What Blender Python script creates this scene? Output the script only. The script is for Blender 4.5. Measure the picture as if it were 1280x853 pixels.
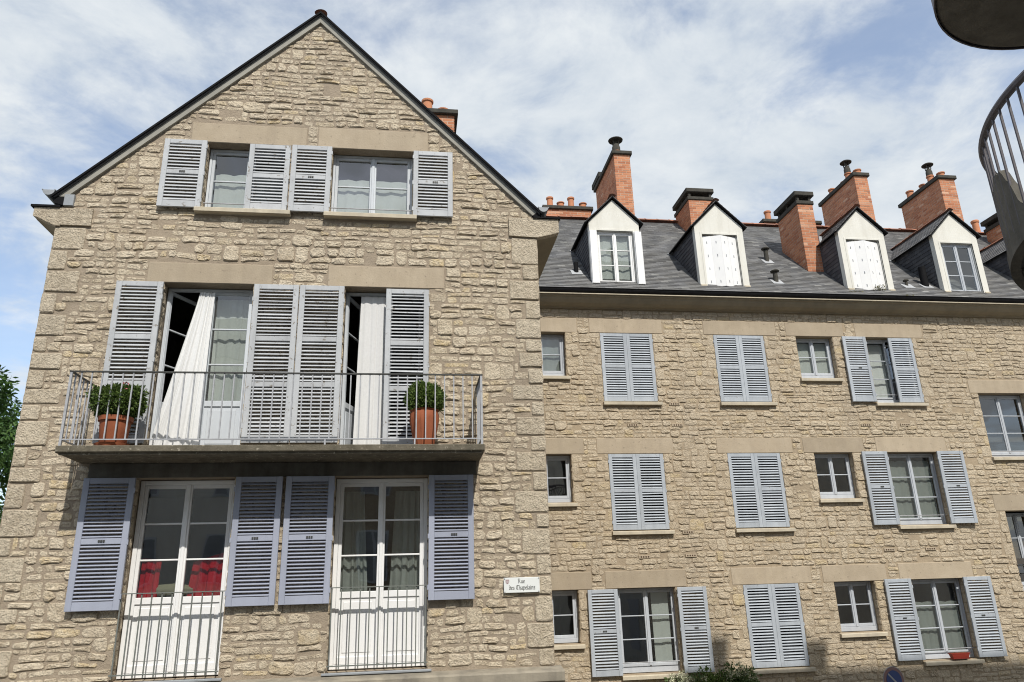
import bpy, math, random
from mathutils import Vector, Matrix, Euler, noise
R = math.radians
rnd = random.Random(7)
sc = bpy.context.scene
for o in list(bpy.data.objects): bpy.data.objects.remove(o)
COL = sc.collection
H = 3.9                                   # eye height above the street; all z below are relative to the eye

# ------------------------------------------------------------------ camera
cam_d = bpy.data.cameras.new('camera'); cam = bpy.data.objects.new('camera', cam_d); COL.objects.link(cam)
cam_d.sensor_width = 36; cam_d.lens = 920/1280*36; cam_d.clip_end = 2000
P, RL, T = R(18.248), R(-1.678), R(8.087)
f = Vector((math.sin(T)*math.cos(P), math.cos(T)*math.cos(P), math.sin(P)))
x0 = Vector((math.cos(T), -math.sin(T), 0)); u0 = x0.cross(f)
xr = math.cos(RL)*x0 + math.sin(RL)*u0; ur = -math.sin(RL)*x0 + math.cos(RL)*u0
cam.matrix_world = Matrix(((xr.x, ur.x, -f.x, 0), (xr.y, ur.y, -f.y, 0), (xr.z, ur.z, -f.z, H), (0, 0, 0, 1)))
sc.camera = cam
# ------------------------------------------------------------------ world, sun, exposure
SUN = Vector((.19, -1, 1.145)).normalized()
w = bpy.data.worlds.new('World'); sc.world = w; w.use_nodes = True
nt = w.node_tree; nt.nodes.clear()
def N(t, kind, **kw):
    n = t.nodes.new(kind)
    for k, v in kw.items():
        if k.startswith('i_'):
            s = k[2:]; n.inputs[int(s) if s.isdigit() else s.replace('_', ' ')].default_value = v
        else: setattr(n, k, v)
    return n
sky = N(nt, 'ShaderNodeTexSky', sky_type='NISHITA', sun_disc=False, sun_elevation=math.asin(SUN.z),
        sun_rotation=math.atan2(SUN.x, SUN.y), air_density=1.0, dust_density=1.2, ozone_density=1.2)
tc = N(nt, 'ShaderNodeTexCoord')
sep = N(nt, 'ShaderNodeSeparateXYZ'); nt.links.new(tc.outputs['Generated'], sep.inputs[0])
def wm(op, a, b=None, c=None):
    n = N(nt, 'ShaderNodeMath', operation=op)
    for i, s in enumerate((a, b, c)):
        if s is None: continue
        if isinstance(s, (int, float)): n.inputs[i].default_value = s
        else: nt.links.new(s, n.inputs[i])
    return n.outputs[0]
zz = wm('MAXIMUM', wm('ADD', sep.outputs['Z'], .12), .05)
cx = wm('DIVIDE', sep.outputs['X'], zz); cy = wm('DIVIDE', sep.outputs['Y'], zz)
comb = N(nt, 'ShaderNodeCombineXYZ'); nt.links.new(cx, comb.inputs[0]); nt.links.new(cy, comb.inputs[1])
n1 = N(nt, 'ShaderNodeTexNoise', i_Scale=1.9, i_Detail=10, i_Roughness=.58, i_Distortion=.3)
mp = N(nt, 'ShaderNodeMapping'); mp.inputs['Location'].default_value = (3.1, 5.3, 1.7); nt.links.new(comb.outputs[0], mp.inputs[0])
nt.links.new(mp.outputs[0], n1.inputs['Vector'])
n2 = N(nt, 'ShaderNodeTexNoise', i_Scale=4.2, i_Detail=8, i_Roughness=.62, i_Distortion=.3)
nt.links.new(mp.outputs[0], n2.inputs['Vector'])
# broad weather front: cloud bank thins out towards the left (west) side of the street
front = wm('MULTIPLY', wm('MINIMUM', wm('ADD', cx, 1.0), .6), .24)
dens = wm('ADD', wm('ADD', n1.outputs['Fac'], front), wm('MULTIPLY', wm('SUBTRACT', n2.outputs['Fac'], .5), .35))
mr = N(nt, 'ShaderNodeMapRange', interpolation_type='SMOOTHSTEP', i_1=.45, i_2=.69, i_3=.22, i_4=.98); nt.links.new(dens, mr.inputs[0])
cl = N(nt, 'ShaderNodeMapRange', i_1=.3, i_2=.75, i_3=0., i_4=1.); nt.links.new(n2.outputs['Fac'], cl.inputs[0])
ccol = N(nt, 'ShaderNodeMix', data_type='RGBA'); ccol.inputs[6].default_value = (3.5, 3.95, 4.45, 1); ccol.inputs[7].default_value = (5.2, 5.4, 5.5, 1)
nt.links.new(cl.outputs[0], ccol.inputs[0])
mix = N(nt, 'ShaderNodeMix', data_type='RGBA'); nt.links.new(mr.outputs[0], mix.inputs[0])
hs = N(nt, 'ShaderNodeHueSaturation', i_Saturation=.95, i_Value=1.25); nt.links.new(sky.outputs[0], hs.inputs['Color']); nt.links.new(hs.outputs[0], mix.inputs[6]); nt.links.new(ccol.outputs[2], mix.inputs[7])
bg = N(nt, 'ShaderNodeBackground', i_Strength=.15); nt.links.new(mix.outputs[2], bg.inputs[0])
wo = N(nt, 'ShaderNodeOutputWorld'); nt.links.new(bg.outputs[0], wo.inputs[0])
sl = bpy.data.lights.new('sun', 'SUN'); sl.energy = 3.9; sl.angle = R(.55); sl.color = (1, .955, .88)
so = bpy.data.objects.new('sun', sl); COL.objects.link(so); so.rotation_euler = (-SUN).to_track_quat('-Z', 'Y').to_euler()
so.location = (5, -10, 30)
sc.view_settings.view_transform = 'Standard'; sc.view_settings.look = 'None'; sc.view_settings.gamma = 1
sc.view_settings.exposure = 0.17
sc.cycles.filter_width = 1.05

# ------------------------------------------------------------------ helpers
LOC = {}
class MB:
    def __init__(s): s.v = []; s.f = []
    def add(s, vs, fs):
        b = len(s.v); s.v += [tuple(p) for p in vs]; s.f += [tuple(i+b for i in q) for q in fs]
    def box(s, x0, x1, y0, y1, z0, z1):
        s.add([(x0,y0,z0),(x1,y0,z0),(x1,y1,z0),(x0,y1,z0),(x0,y0,z1),(x1,y0,z1),(x1,y1,z1),(x0,y1,z1)],
              [(0,3,2,1),(4,5,6,7),(0,1,5,4),(1,2,6,5),(2,3,7,6),(3,0,4,7)]); return s
    def bbox(s, x0, x1, y0, y1, z0, z1, b=.006):          # box with chamfered front (-y) edges
        b = min(b, (x1-x0)*.3, (z1-z0)*.3, (y1-y0)*.5)
        s.add([(x0,y1,z0),(x1,y1,z0),(x1,y1,z1),(x0,y1,z1),(x0,y0+b,z0),(x1,y0+b,z0),(x1,y0+b,z1),(x0,y0+b,z1),
               (x0+b,y0,z0+b),(x1-b,y0,z0+b),(x1-b,y0,z1-b),(x0+b,y0,z1-b)],
              [(0,1,2,3)[::-1],(0,1,5,4),(1,2,6,5),(2,3,7,6),(3,0,4,7),(4,5,9,8),(5,6,10,9),(6,7,11,10),(7,4,8,11),(8,9,10,11)]); return s
    def prism(s, prof, axis, a, b):                        # closed 2-D profile extruded along an axis ('x': (y,z); 'y': (x,z); 'z': (x,y))
        n = len(prof)
        def p(q, t): return {'x': (t, q[0], q[1]), 'y': (q[0], t, q[1]), 'z': (q[0], q[1], t)}[axis]
        s.add([p(q, a) for q in prof]+[p(q, b) for q in prof],
              [tuple(range(n))[::-1], tuple(range(n, 2*n))]+[(i, (i+1) % n, n+(i+1) % n, n+i) for i in range(n)]); return s
    def tube(s, pts, r, n=8, cap=True):
        pts = [Vector(p) for p in pts]; vs = []; k = len(pts)
        rs = r if isinstance(r, (list, tuple)) else [r]*k
        for i, p in enumerate(pts):
            d = (pts[min(i+1, k-1)]-pts[max(i-1, 0)]).normalized()
            a = d.cross(Vector((0, 0, 1)) if abs(d.z) < .9 else Vector((1, 0, 0))).normalized(); b = d.cross(a)
            for j in range(n):
                t = 2*math.pi*j/n; vs.append(p+rs[i]*(math.cos(t)*a+math.sin(t)*b))
        fs = [(i*n+j, i*n+(j+1) % n, (i+1)*n+(j+1) % n, (i+1)*n+j) for i in range(k-1) for j in range(n)]
        if cap: fs += [tuple(range(n))[::-1], tuple(range((k-1)*n, k*n))]
        s.add(vs, fs); return s
    def lathe(s, c, prof, n=20, a0=0, a1=2*math.pi):       # profile (r, z) about a vertical axis at c
        full = abs(a1-a0-2*math.pi) < 1e-6; m = n if full else n+1
        vs = []
        for r, z in prof:
            for j in range(m):
                t = a0+(a1-a0)*j/n; vs.append((c[0]+r*math.cos(t), c[1]+r*math.sin(t), c[2]+z))
        fs = []
        for i in range(len(prof)-1):
            for j in range(n):
                k = (j+1) % m
                fs.append((i*m+j, i*m+k, (i+1)*m+k, (i+1)*m+j))
        s.add(vs, fs); return s
    def mesh(s, name, off=(0, 0, 0), mats=()):
        me = bpy.data.meshes.new(name)
        me.from_pydata([(p[0]-off[0], p[1]-off[1], p[2]-off[2]) for p in s.v], [], s.f)
        for m in mats: me.materials.append(m)
        me.update(); return me
    def build(s, name, mat, parent=None, loc=None, smooth=False, kind=None):
        if loc is None: loc = LOC[parent] if parent is not None else (0, 0, -H)
        me = s.mesh(name, loc, [mat])
        if smooth:
            me.polygons.foreach_set('use_smooth', [True]*len(me.polygons))
            try: me.set_sharp_from_angle(angle=R(40))
            except Exception: pass
        return link(name, me, parent, loc, kind)
def link(name, me, parent=None, loc=(0, 0, -H), kind=None, rot=None):
    o = bpy.data.objects.new(name, me); COL.objects.link(o)
    if parent is not None:
        o.parent = parent; pl = LOC[parent]; o.location = (loc[0]-pl[0], loc[1]-pl[1], loc[2]-pl[2])
    else: o.location = (loc[0], loc[1], loc[2]+H)
    if rot: o.rotation_euler = rot
    LOC[o] = tuple(loc)
    if kind: o['kind'] = kind
    return o
def thing(name, label, cat, loc, group=None):
    o = link(name, None, None, loc); o.empty_display_size = .2
    return tag(o, label, cat, group)
def tag(o, label, cat, group=None):
    o['label'] = label; o['category'] = cat
    if group: o['group'] = group
    return o

# ------------------------------------------------------------------ materials
MATS = {}
class MT:
    def __init__(s, name, rough=.8, spec=.3):
        s.m = bpy.data.materials.new(name); s.m.use_nodes = True; s.t = s.m.node_tree
        s.b = s.t.nodes['Principled BSDF']; s.b.inputs['Roughness'].default_value = rough
        s.b.inputs['Specular IOR Level'].default_value = spec
        s.o = s.t.nodes['Material Output']
        MATS[name] = s.m
        s.pos = None
    def L(s, a, b): s.t.links.new(a, b)
    def p(s):
        if s.pos is None:
            g = N(s.t, 'ShaderNodeNewGeometry'); s.pos = g.outputs['Position']; s.isl = g.outputs['Random Per Island']
        return s.pos
    def noise(s, scale, detail=4, rough=.55, stretch=None, dist=0):
        n = N(s.t, 'ShaderNodeTexNoise', i_Scale=scale, i_Detail=detail, i_Roughness=rough, i_Distortion=dist)
        v = s.p()
        if stretch:
            m = N(s.t, 'ShaderNodeMapping'); m.inputs['Scale'].default_value = stretch; s.L(v, m.inputs[0]); v = m.outputs[0]
        s.L(v, n.inputs['Vector']); return n.outputs['Fac']
    def rand(s):
        s.p(); oi = N(s.t, 'ShaderNodeObjectInfo')
        return s.math('FRACT', s.math('ADD', s.math('MULTIPLY', oi.outputs['Random'], 7.31), s.isl))
    def math(s, op, a, b=None, clamp=False):
        n = N(s.t, 'ShaderNodeMath', operation=op, use_clamp=clamp)
        for i, q in enumerate((a, b)):
            if q is None: continue
            if isinstance(q, (int, float)): n.inputs[i].default_value = q
            else: s.L(q, n.inputs[i])
        return n.outputs[0]
    def ramp(s, fac, stops):
        n = N(s.t, 'ShaderNodeValToRGB'); e = n.color_ramp.elements
        while len(e) < len(stops): e.new(.5)
        for q, (pos, c) in zip(e, stops): q.position = pos; q.color = (*c, 1) if len(c) == 3 else c
        s.L(fac, n.inputs[0]); return n.outputs[0]
    def mix(s, fac, a, b, mode='MIX'):
        n = N(s.t, 'ShaderNodeMix', data_type='RGBA', blend_type=mode)
        for i, q in ((0, fac), (6, a), (7, b)):
            if isinstance(q, (int, float)): n.inputs[i].default_value = q
            elif isinstance(q, tuple): n.inputs[i].default_value = (*q, 1)
            else: s.L(q, n.inputs[i])
        return n.outputs[2]
    def rng(s, v, a, b, c=0., d=1.):
        n = N(s.t, 'ShaderNodeMapRange', i_1=a, i_2=b, i_3=c, i_4=d); s.L(v, n.inputs[0]); return n.outputs[0]
    def col(s, c):
        if isinstance(c, tuple): s.b.inputs['Base Color'].default_value = (*c, 1)
        else: s.L(c, s.b.inputs['Base Color'])
        return s
    def bump(s, h, strength=.5, dist=.01):
        n = N(s.t, 'ShaderNodeBump', i_Strength=strength, i_Distance=dist); s.L(h, n.inputs['Height'])
        if s.b.inputs['Normal'].is_linked:
            s.L(s.b.inputs['Normal'].links[0].from_socket, n.inputs['Normal'])
        s.L(n.outputs[0], s.b.inputs['Normal']); return s

def stone_mat(name, stops, blotch, bumpd):
    m = MT(name, .92, .15); r = m.rand()
    base = m.ramp(r, stops)
    nb = m.noise(9, 6, .65)
    base = m.mix(m.rng(nb, .40, .66, 0, .75), base, blotch)
    big = m.noise(.55, 4, .6)
    base = m.mix(m.rng(big, .40, .72, 0, .22), base, (.36, .315, .25), 'MIX')
    base = m.mix(m.rng(m.noise(1.9, 5, .6, (1, 1, .13)), .50, .78, 0, .38), base, (.27, .235, .19))
    pit = m.noise(40, 4, .6)
    base = m.mix(m.rng(pit, .32, .47, .62, 0), base, (.21, .172, .13))
    base = m.mix(m.rng(m.noise(33, 4, .6), .56, .70, 0, .5), base, tuple(min(.8, q*1.15) for q in blotch))
    m.col(base)
    h = m.math('ADD', m.math('MULTIPLY', m.noise(19, 4, .6, None, .6), 1.0), m.math('MULTIPLY', m.noise(46, 4, .65), .75))
    m.bump(h, 1.0, bumpd); return m.m
def mortar_mat(name, a, b, d=.012):
    m = MT(name, .95, .1)
    c = m.mix(m.rng(m.noise(5, 6, .65), .35, .68), a, b)
    c = m.mix(m.rng(m.noise(.6, 4, .6), .40, .68, 0, .30), c, (.26, .22, .175))
    c = m.mix(m.rng(m.noise(1.9, 5, .6, (1, 1, .13)), .50, .78, 0, .38), c, (.22, .19, .155))
    c = m.mix(m.rng(m.noise(70, 3, .6), .3, .45, .4, 0), c, (.15, .125, .1))
    m.col(c)
    m.bump(m.math('ADD', m.noise(18, 6, .7), m.math('MULTIPLY', m.noise(90, 3), .4)), .9, d); return m.m
STONE_G = stone_mat('limestone_rubble', [(0, (.385, .315, .225)), (.35, (.485, .405, .298)), (.62, (.555, .475, .36)), (.88, (.45, .37, .258)), (1, (.55, .43, .25))], (.67, .585, .45), .028)
STONE_R = stone_mat('tan_rubble', [(0, (.395, .322, .226)), (.4, (.46, .38, .272)), (.7, (.51, .43, .315)), (.93, (.43, .348, .235)), (1, (.52, .41, .235))], (.61, .52, .395), .026)
QUOIN = stone_mat('pecked_quoin', [(0, (.41, .345, .255)), (.5, (.465, .395, .295)), (1, (.50, .43, .325))], (.63, .55, .425), .032)
MORTAR_G = mortar_mat('lime_mortar', (.315, .256, .19), (.385, .318, .24), .02)
MORTAR_R = mortar_mat('tan_mortar', (.355, .282, .195), (.42, .34, .24))
def plain_mat(name, a, b, scale=3, rough=.85, bs=40, bd=.003, spec=.25, streak=None, spots=None, vary=0.):
    m = MT(name, rough, spec)
    c = m.mix(m.rng(m.noise(scale, 6, .62), .32, .7), a, b)
    if streak: c = m.mix(m.rng(m.noise(6, 5, .6, (1, 1, .12)), .45, .75, 0, .55), c, streak)
    if vary: c = m.mix(1., c, m.ramp(m.rand(), [(0, (1-vary,)*3), (1, (1, 1, 1))]), 'MULTIPLY')
    if spots:
        c = m.mix(m.rng(m.noise(spots[1], 5, .7), spots[2], spots[2]+.06), c, spots[0])
    m.col(c)
    if bd: m.bump(m.noise(bs, 5, .6), .6, bd)
    return m.m
LINTEL = plain_mat('dressed_lintel_stone', (.405, .335, .245), (.47, .395, .295), 3.5, .92, 45, .006, .1, (.35, .29, .22), ((.27, .225, .17), 17, .615), .16)
SILL = plain_mat('sill_stone', (.55, .49, .38), (.44, .385, .29), 4, .9, 60, .003, .15, (.33, .3, .25))
CONCRETE = plain_mat('mossy_concrete', (.17, .15, .115), (.095, .085, .062), 9, .95, 45, .012, .1, (.07, .065, .05), ((.33, .30, .24), 19, .60))
CONC2 = plain_mat('weathered_concrete', (.155, .145, .125), (.10, .094, .08), 5, .95, 45, .008, .1, (.06, .056, .05))
CORNICE = plain_mat('cornice_stone', (.30, .255, .18), (.235, .20, .145), 2.5, .9, 50, .003, .15, (.2, .175, .13))
CREAM = plain_mat('cream_render', (.71, .70, .645), (.665, .65, .585), 3, .9, 70, .0015, .15, (.54, .52, .46))
WHITE = plain_mat('white_paint', (.80, .80, .79), (.74, .74, .74), 3, .5, 60, .0006, .4)
def paint(name, a, b, chip, thr, rough=.55):
    return plain_mat(name, a, b, 5, rough, 50, .0012, .3, tuple(q*.78 for q in b), (chip, 13, thr), .13)
SH_BLUE = paint('lavender_blue_paint', (.335, .36, .44), (.36, .385, .465), (.29, .31, .38), .8, .45)
SH_OLD = paint('chipped_pale_grey_paint', (.50, .515, .53), (.425, .44, .455), (.21, .19, .165), .60)
SH_GREY = paint('pale_blue_grey_paint', (.455, .49, .53), (.39, .425, .465), (.24, .23, .215), .64)
FR_GREY = paint('grey_blue_window_paint', (.53, .56, .60), (.48, .51, .55), (.3, .3, .3), .75)
FR_OLD = paint('pale_window_paint', (.60, .635, .67), (.56, .595, .635), (.3, .28, .25), .72)
IRON = plain_mat('pale_grey_iron', (.40, .41, .43), (.30, .305, .32), 20, .5, 60, .001, .5, None, ((.15, .11, .085), 22, .66))
IRON_D = plain_mat('dark_iron', (.030, .032, .03), (.05, .05, .045), 20, .55, 60, .001, .5)
IRON_G = plain_mat('grey_green_iron', (.13, .14, .125), (.17, .18, .165), 20, .5, 60, .001, .5)
STAIR_IRON = plain_mat('dull_mauve_iron', (.13, .12, .13), (.095, .085, .092), 14, .55, 60, .001, .4)
ZINC = plain_mat('aged_zinc', (.30, .32, .34), (.22, .235, .25), 7, .55, 40, .001, .5)
GUTTER = plain_mat('black_gutter', (.010, .010, .011), (.016, .016, .017), 8, .75, 40, .001, .06)
LEAD = plain_mat('pale_lead', (.42, .43, .44), (.33, .34, .35), 10, .6, 30, .003, .4)
TERRA = plain_mat('terracotta', (.33, .105, .048), (.26, .082, .04), 7, .8, 60, .001, .2, (.22, .085, .05), ((.38, .2, .13), 9, .66))
POT = plain_mat('chimney_pot_clay', (.55, .25, .135), (.46, .19, .10), 6, .85, 50, .002, .2, (.34, .16, .1))
CAPST = plain_mat('blackened_cap_concrete', (.085, .08, .068), (.05, .048, .042), 7, .95, 40, .008, .1)
RED = plain_mat('red_curtain_cloth', (.34, .007, .016), (.27, .006, .012), 5, .9, 60, .001, .1)
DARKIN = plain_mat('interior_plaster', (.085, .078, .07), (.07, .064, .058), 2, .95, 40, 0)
KHAKI = plain_mat('khaki_cloth', (.20, .19, .13), (.16, .15, .10), 6, .95, 90, .002)
ASPH = plain_mat('asphalt', (.05, .05, .05), (.062, .06, .058), 3, .95, 120, .006)
PAVE = plain_mat('paving', (.30, .28, .25), (.24, .225, .2), 3, .9, 60, .004)
BARK = plain_mat('bark', (.10, .075, .05), (.06, .045, .032), 10, .95, 25, .02)
BLACK = plain_mat('black_enamel', (.014, .014, .015), (.018, .018, .018), 10, .4, 50, 0)
ENAMEL = plain_mat('white_enamel', (.74, .76, .74), (.70, .72, .71), 3, .25, 50, 0, .5)
SIGNBLUE = plain_mat('sign_blue', (.030, .055, .17), (.04, .065, .18), 10, .4, 50, 0, .4)
SIGNRED = plain_mat('sign_faded_red', (.22, .12, .11), (.20, .13, .12), 10, .4, 50, 0, .4)
SIGNGREY = plain_mat('sign_grey', (.36, .36, .36), (.3, .3, .3), 10, .4, 50, 0, .4)
CRESTRED = plain_mat('crest_red', (.30, .17, .18), (.27, .15, .16), 10, .4, 50, 0, .4)
def island_mat(name, stops, rough, bs, bd, over=None, spec=.3):
    m = MT(name, rough, spec); c = m.ramp(m.rand(), stops)
    c = m.mix(m.rng(m.noise(2.2, 6, .65), .35, .7, 0, .5), c, over) if over else c
    m.col(c)
    if bd: m.bump(m.noise(bs, 5, .6), .6, bd)
    return m.m
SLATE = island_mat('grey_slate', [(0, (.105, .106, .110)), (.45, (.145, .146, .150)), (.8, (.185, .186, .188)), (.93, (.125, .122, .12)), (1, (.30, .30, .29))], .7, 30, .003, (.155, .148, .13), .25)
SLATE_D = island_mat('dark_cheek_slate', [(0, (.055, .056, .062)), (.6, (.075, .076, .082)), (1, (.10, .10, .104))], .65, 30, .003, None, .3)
BRICK = island_mat('chimney_brick', [(0, (.35, .135, .075)), (.35, (.48, .205, .11)), (.7, (.57, .265, .145)), (.9, (.42, .175, .095)), (1, (.68, .43, .29))], .88, 40, .004, (.42, .18, .10), .15)
BMORTAR = plain_mat('brick_mortar', (.53, .40, .305), (.44, .33, .25), 8, .95, 60, .003, .1)
RIDGE = island_mat('ridge_tile_clay', [(0, (.30, .13, .085)), (.5, (.42, .19, .12)), (1, (.25, .14, .105))], .85, 40, .004, (.2, .11, .08))
def leaf_mat(name, a, b, c):
    m = MT(name, .55, .3); m.col(m.ramp(m.rand(), [(0, a), (.5, b), (1, c)]))
    tr = N(m.t, 'ShaderNodeBsdfTranslucent'); tr.inputs[0].default_value = (*[q*1.3 for q in b], 1)
    mx = N(m.t, 'ShaderNodeMixShader', i_0=.25); m.L(m.b.outputs[0], mx.inputs[1]); m.L(tr.outputs[0], mx.inputs[2]); m.L(mx.outputs[0], m.o.inputs[0]); return m.m
BOXLEAF = leaf_mat('box_leaf', (.06, .10, .02), (.11, .175, .038), (.20, .26, .07))
BUSHLEAF = leaf_mat('dark_leaf', (.045, .075, .018), (.08, .13, .028), (.14, .19, .05))
TREELEAF = leaf_mat('tree_leaf', (.03, .07, .016), (.055, .115, .026), (.085, .155, .036))
SHRUBLEAF = leaf_mat('shrub_leaf', (.05, .085, .025), (.09, .14, .045), (.14, .19, .07))
BLOSSOM = plain_mat('cream_blossom', (.62, .62, .46), (.5, .52, .33), 30, .8, 60, 0)
PINK = plain_mat('pink_petal', (.65, .16, .20), (.6, .2, .22), 30, .7, 60, 0)
DRYWEED = leaf_mat('dry_weed', (.09, .09, .03), (.14, .13, .05), (.2, .18, .08))
def glass_mat():
    m = bpy.data.materials.new('window_glass'); m.use_nodes = True; t = m.node_tree; t.nodes.clear()
    o = N(t, 'ShaderNodeOutputMaterial'); tr = N(t, 'ShaderNodeBsdfTransparent'); tr.inputs[0].default_value = (.86, .90, .88, 1)
    gl = N(t, 'ShaderNodeBsdfGlossy', i_Roughness=.01); fr = N(t, 'ShaderNodeFresnel')
    # the faint waviness of old sheet glass
    g = N(t, 'ShaderNodeNewGeometry')
    io = N(t, 'ShaderNodeMapRange', i_1=0., i_2=1., i_3=2.45, i_4=1/2.45); t.links.new(g.outputs['Backfacing'], io.inputs[0]); t.links.new(io.outputs[0], fr.inputs['IOR'])   # a thin pane reflects alike from both sides
    nz = N(t, 'ShaderNodeTexNoise', i_Scale=1.7, i_Detail=1); t.links.new(g.outputs['Position'], nz.inputs['Vector'])
    bp = N(t, 'ShaderNodeBump', i_Strength=.12, i_Distance=.03); t.links.new(nz.outputs['Fac'], bp.inputs['Height'])
    t.links.new(bp.outputs[0], gl.inputs['Normal'])
    mx = N(t, 'ShaderNodeMixShader'); t.links.new(fr.outputs[0], mx.inputs[0]); t.links.new(tr.outputs[0], mx.inputs[1]); t.links.new(gl.outputs[0], mx.inputs[2])
    t.links.new(mx.outputs[0], o.inputs[0]); return m
GLASS = glass_mat()
def cloth_mat(name, c, tl, clear=0.):
    m = MT(name, .95, .1); m.col(m.mix(m.rng(m.noise(30, 4), .3, .7), tuple(q*.93 for q in c), c))
    tr = N(m.t, 'ShaderNodeBsdfTranslucent'); tr.inputs[0].default_value = (*c, 1)
    mx = N(m.t, 'ShaderNodeMixShader', i_0=tl); m.L(m.b.outputs[0], mx.inputs[1]); m.L(tr.outputs[0], mx.inputs[2]); out = mx.outputs[0]
    if clear:
        tp = N(m.t, 'ShaderNodeBsdfTransparent'); m2 = N(m.t, 'ShaderNodeMixShader', i_0=clear); m.L(out, m2.inputs[1]); m.L(tp.outputs[0], m2.inputs[2]); out = m2.outputs[0]
    m.L(out, m.o.inputs[0]); return m.m
CURT = cloth_mat('white_cotton', (.86, .86, .85), .25)
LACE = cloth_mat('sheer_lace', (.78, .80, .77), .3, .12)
SHEER = cloth_mat('grey_sheer', (.55, .58, .55), .3, .35)

# ------------------------------------------------------------------ masonry generator
def stone_geo(mb, q, d, y, rng, rough=1., flat=1.):
    """one hewn stone: q = 4 corners (x,z) anticlockwise from lower left, standing d proud of the face at y"""
    cx = sum(p[0] for p in q)/4; cz = sum(p[1] for p in q)/4
    wmin = min(abs(q[1][0]-q[0][0]), abs(q[3][1]-q[0][1]))
    c = min(.30*wmin, .034)*rough
    out = []
    for i in range(4):
        a, b, pr = q[i], q[(i+1) % 4], q[i-1]
        la = math.hypot(b[0]-a[0], b[1]-a[1]) or 1; lp = math.hypot(pr[0]-a[0], pr[1]-a[1]) or 1
        k1 = c*rng.uniform(.25, 1.3)/lp; k2 = c*rng.uniform(.25, 1.3)/la
        out.append((a[0]+(pr[0]-a[0])*k1, a[1]+(pr[1]-a[1])*k1))
        out.append((a[0]+(b[0]-a[0])*k2, a[1]+(b[1]-a[1])*k2))
        t = rng.uniform(.35, .65); j = c*.45
        out.append((a[0]+(b[0]-a[0])*t+rng.uniform(-j, j), a[1]+(b[1]-a[1])*t+rng.uniform(-j, j)))
    hz_ = max(.02, max(p[1] for p in q)-min(p[1] for p in q))
    n = len(out); vs = []
    def ring(k, dy, jit):
        for p in out:
            t = (cz-p[1])*k/hz_ if dy > 0 else 0          # the lower edge stands proudest
            vs.append((cx+(p[0]-cx)*k, y-dy*(1+.55*t+rng.uniform(-jit, jit)), cz+(p[1]-cz)*k))
    ins = max(.62, 1-.024/max(wmin, .05))
    fl = flat*min(1., .13/max(wmin, .05))
    ring(1.0, -.012, 0); ring(1.0-.1*(1-ins), d*.5, .3*fl); ring(ins, d*.95, .26*fl); ring(ins*.52, d*1.0, .34*fl)
    vs.append((cx, y-d*(1+rng.uniform(-.28, .28)*fl), cz))
    fs = []
    for r in range(3): fs += [(r*n+i, r*n+(i+1) % n, (r+1)*n+(i+1) % n, (r+1)*n+i) for i in range(n)]
    fs += [(3*n+i, 3*n+(i+1) % n, 4*n) for i in range(n)]
    mb.add(vs, fs)
def masonry(xl, xr, z0, z1, obs, rng, hmin=.15, hmax=.25, wmin=.12, wmax=.42, gap=(.007, .017), block=.24):
    """rubble laid to rough courses: list of corner quads; obs = rectangles kept free"""
    res = []
    def put(a, b, c, d):
        g = [rng.uniform(*gap) for _ in range(4)]
        a += g[0]; b -= g[1]; c += g[2]; d -= g[3]; clipped = False
        for ox0, ox1, oz0, oz1 in obs:
            if a < ox1 and b > ox0 and c < oz1 and d > oz0:
                clipped = True
                cand = [(a, min(b, ox0), c, d), (max(a, ox1), b, c, d), (a, b, c, min(d, oz0)), (a, b, max(c, oz1), d)]
                cand = [k for k in cand if k[1]-k[0] > .05 and k[3]-k[2] > .035]
                if not cand: return
                a, b, c, d = max(cand, key=lambda k: (k[1]-k[0])*(k[3]-k[2]))
        if b-a < .05 or d-c < .035: return
        la, ra = xl(c), xr(c); lb, rb = xl(d), xr(d)
        q = [(max(a, la), c), (min(b, ra), c), (min(b, rb), d), (max(a, lb), d)]
        if q[1][0]-q[0][0] < .05 or q[2][0]-q[3][0] < .02: return
        if not clipped:
            qq = []
            for x, z in q:
                s = .02 if (la+.06 < x < ra-.06) else 0
                qq.append((x+s*(noise.noise((x*2.3, z*2.3, 1.))), z+1.5*s*noise.noise((x*1.9, z*2.7, 9.))))
            q = qq
        if rng.random() < .012: return                      # a stone lost under mortar
        j = .014
        res.append([(x+rng.uniform(-j, j), z+rng.uniform(-j, j)) for x, z in q])
    def row(a, b, c, d, wl, wh):
        x = a
        while x < b-1e-4:
            w_ = rng.uniform(wl, wh)*(1.25 if rng.random() < .15 else 1)
            if b-(x+w_) < wl*.8: w_ = b-x
            put(x, x+w_, c, d); x += w_
    z = z0
    while z < z1-.02:
        h = rng.uniform(hmin, hmax)
        if z1-(z+h) < hmin*.6: h = z1-z
        a, b = min(xl(z), xl(z+h)), max(xr(z), xr(z+h)); x = a - rng.uniform(0, .3)
        while x < b:
            k = rng.random()
            if k < block:
                w_ = rng.uniform(.13, .34); put(x, x+w_, z, z+h)
            else:
                w_ = rng.uniform(.4, 1.1)
                if k < .88 or h < .2:
                    s = z+h*rng.uniform(.36, .64); row(x, x+w_, z, s, wmin, wmax); row(x, x+w_, s, z+h, wmin, wmax)
                else:
                    s1 = z+h*rng.uniform(.28, .38); s2 = z+h*rng.uniform(.62, .72)
                    row(x, x+w_, z, s1, wmin, wmax); row(x, x+w_, s1, s2, wmin, wmax); row(x, x+w_, s2, z+h, wmin, wmax)
            x += w_
        z += h
    return res
def area(q): return .5*abs(sum(q[i][0]*q[(i+1) % 4][1]-q[(i+1) % 4][0]*q[i][1] for i in range(4)))
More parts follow.
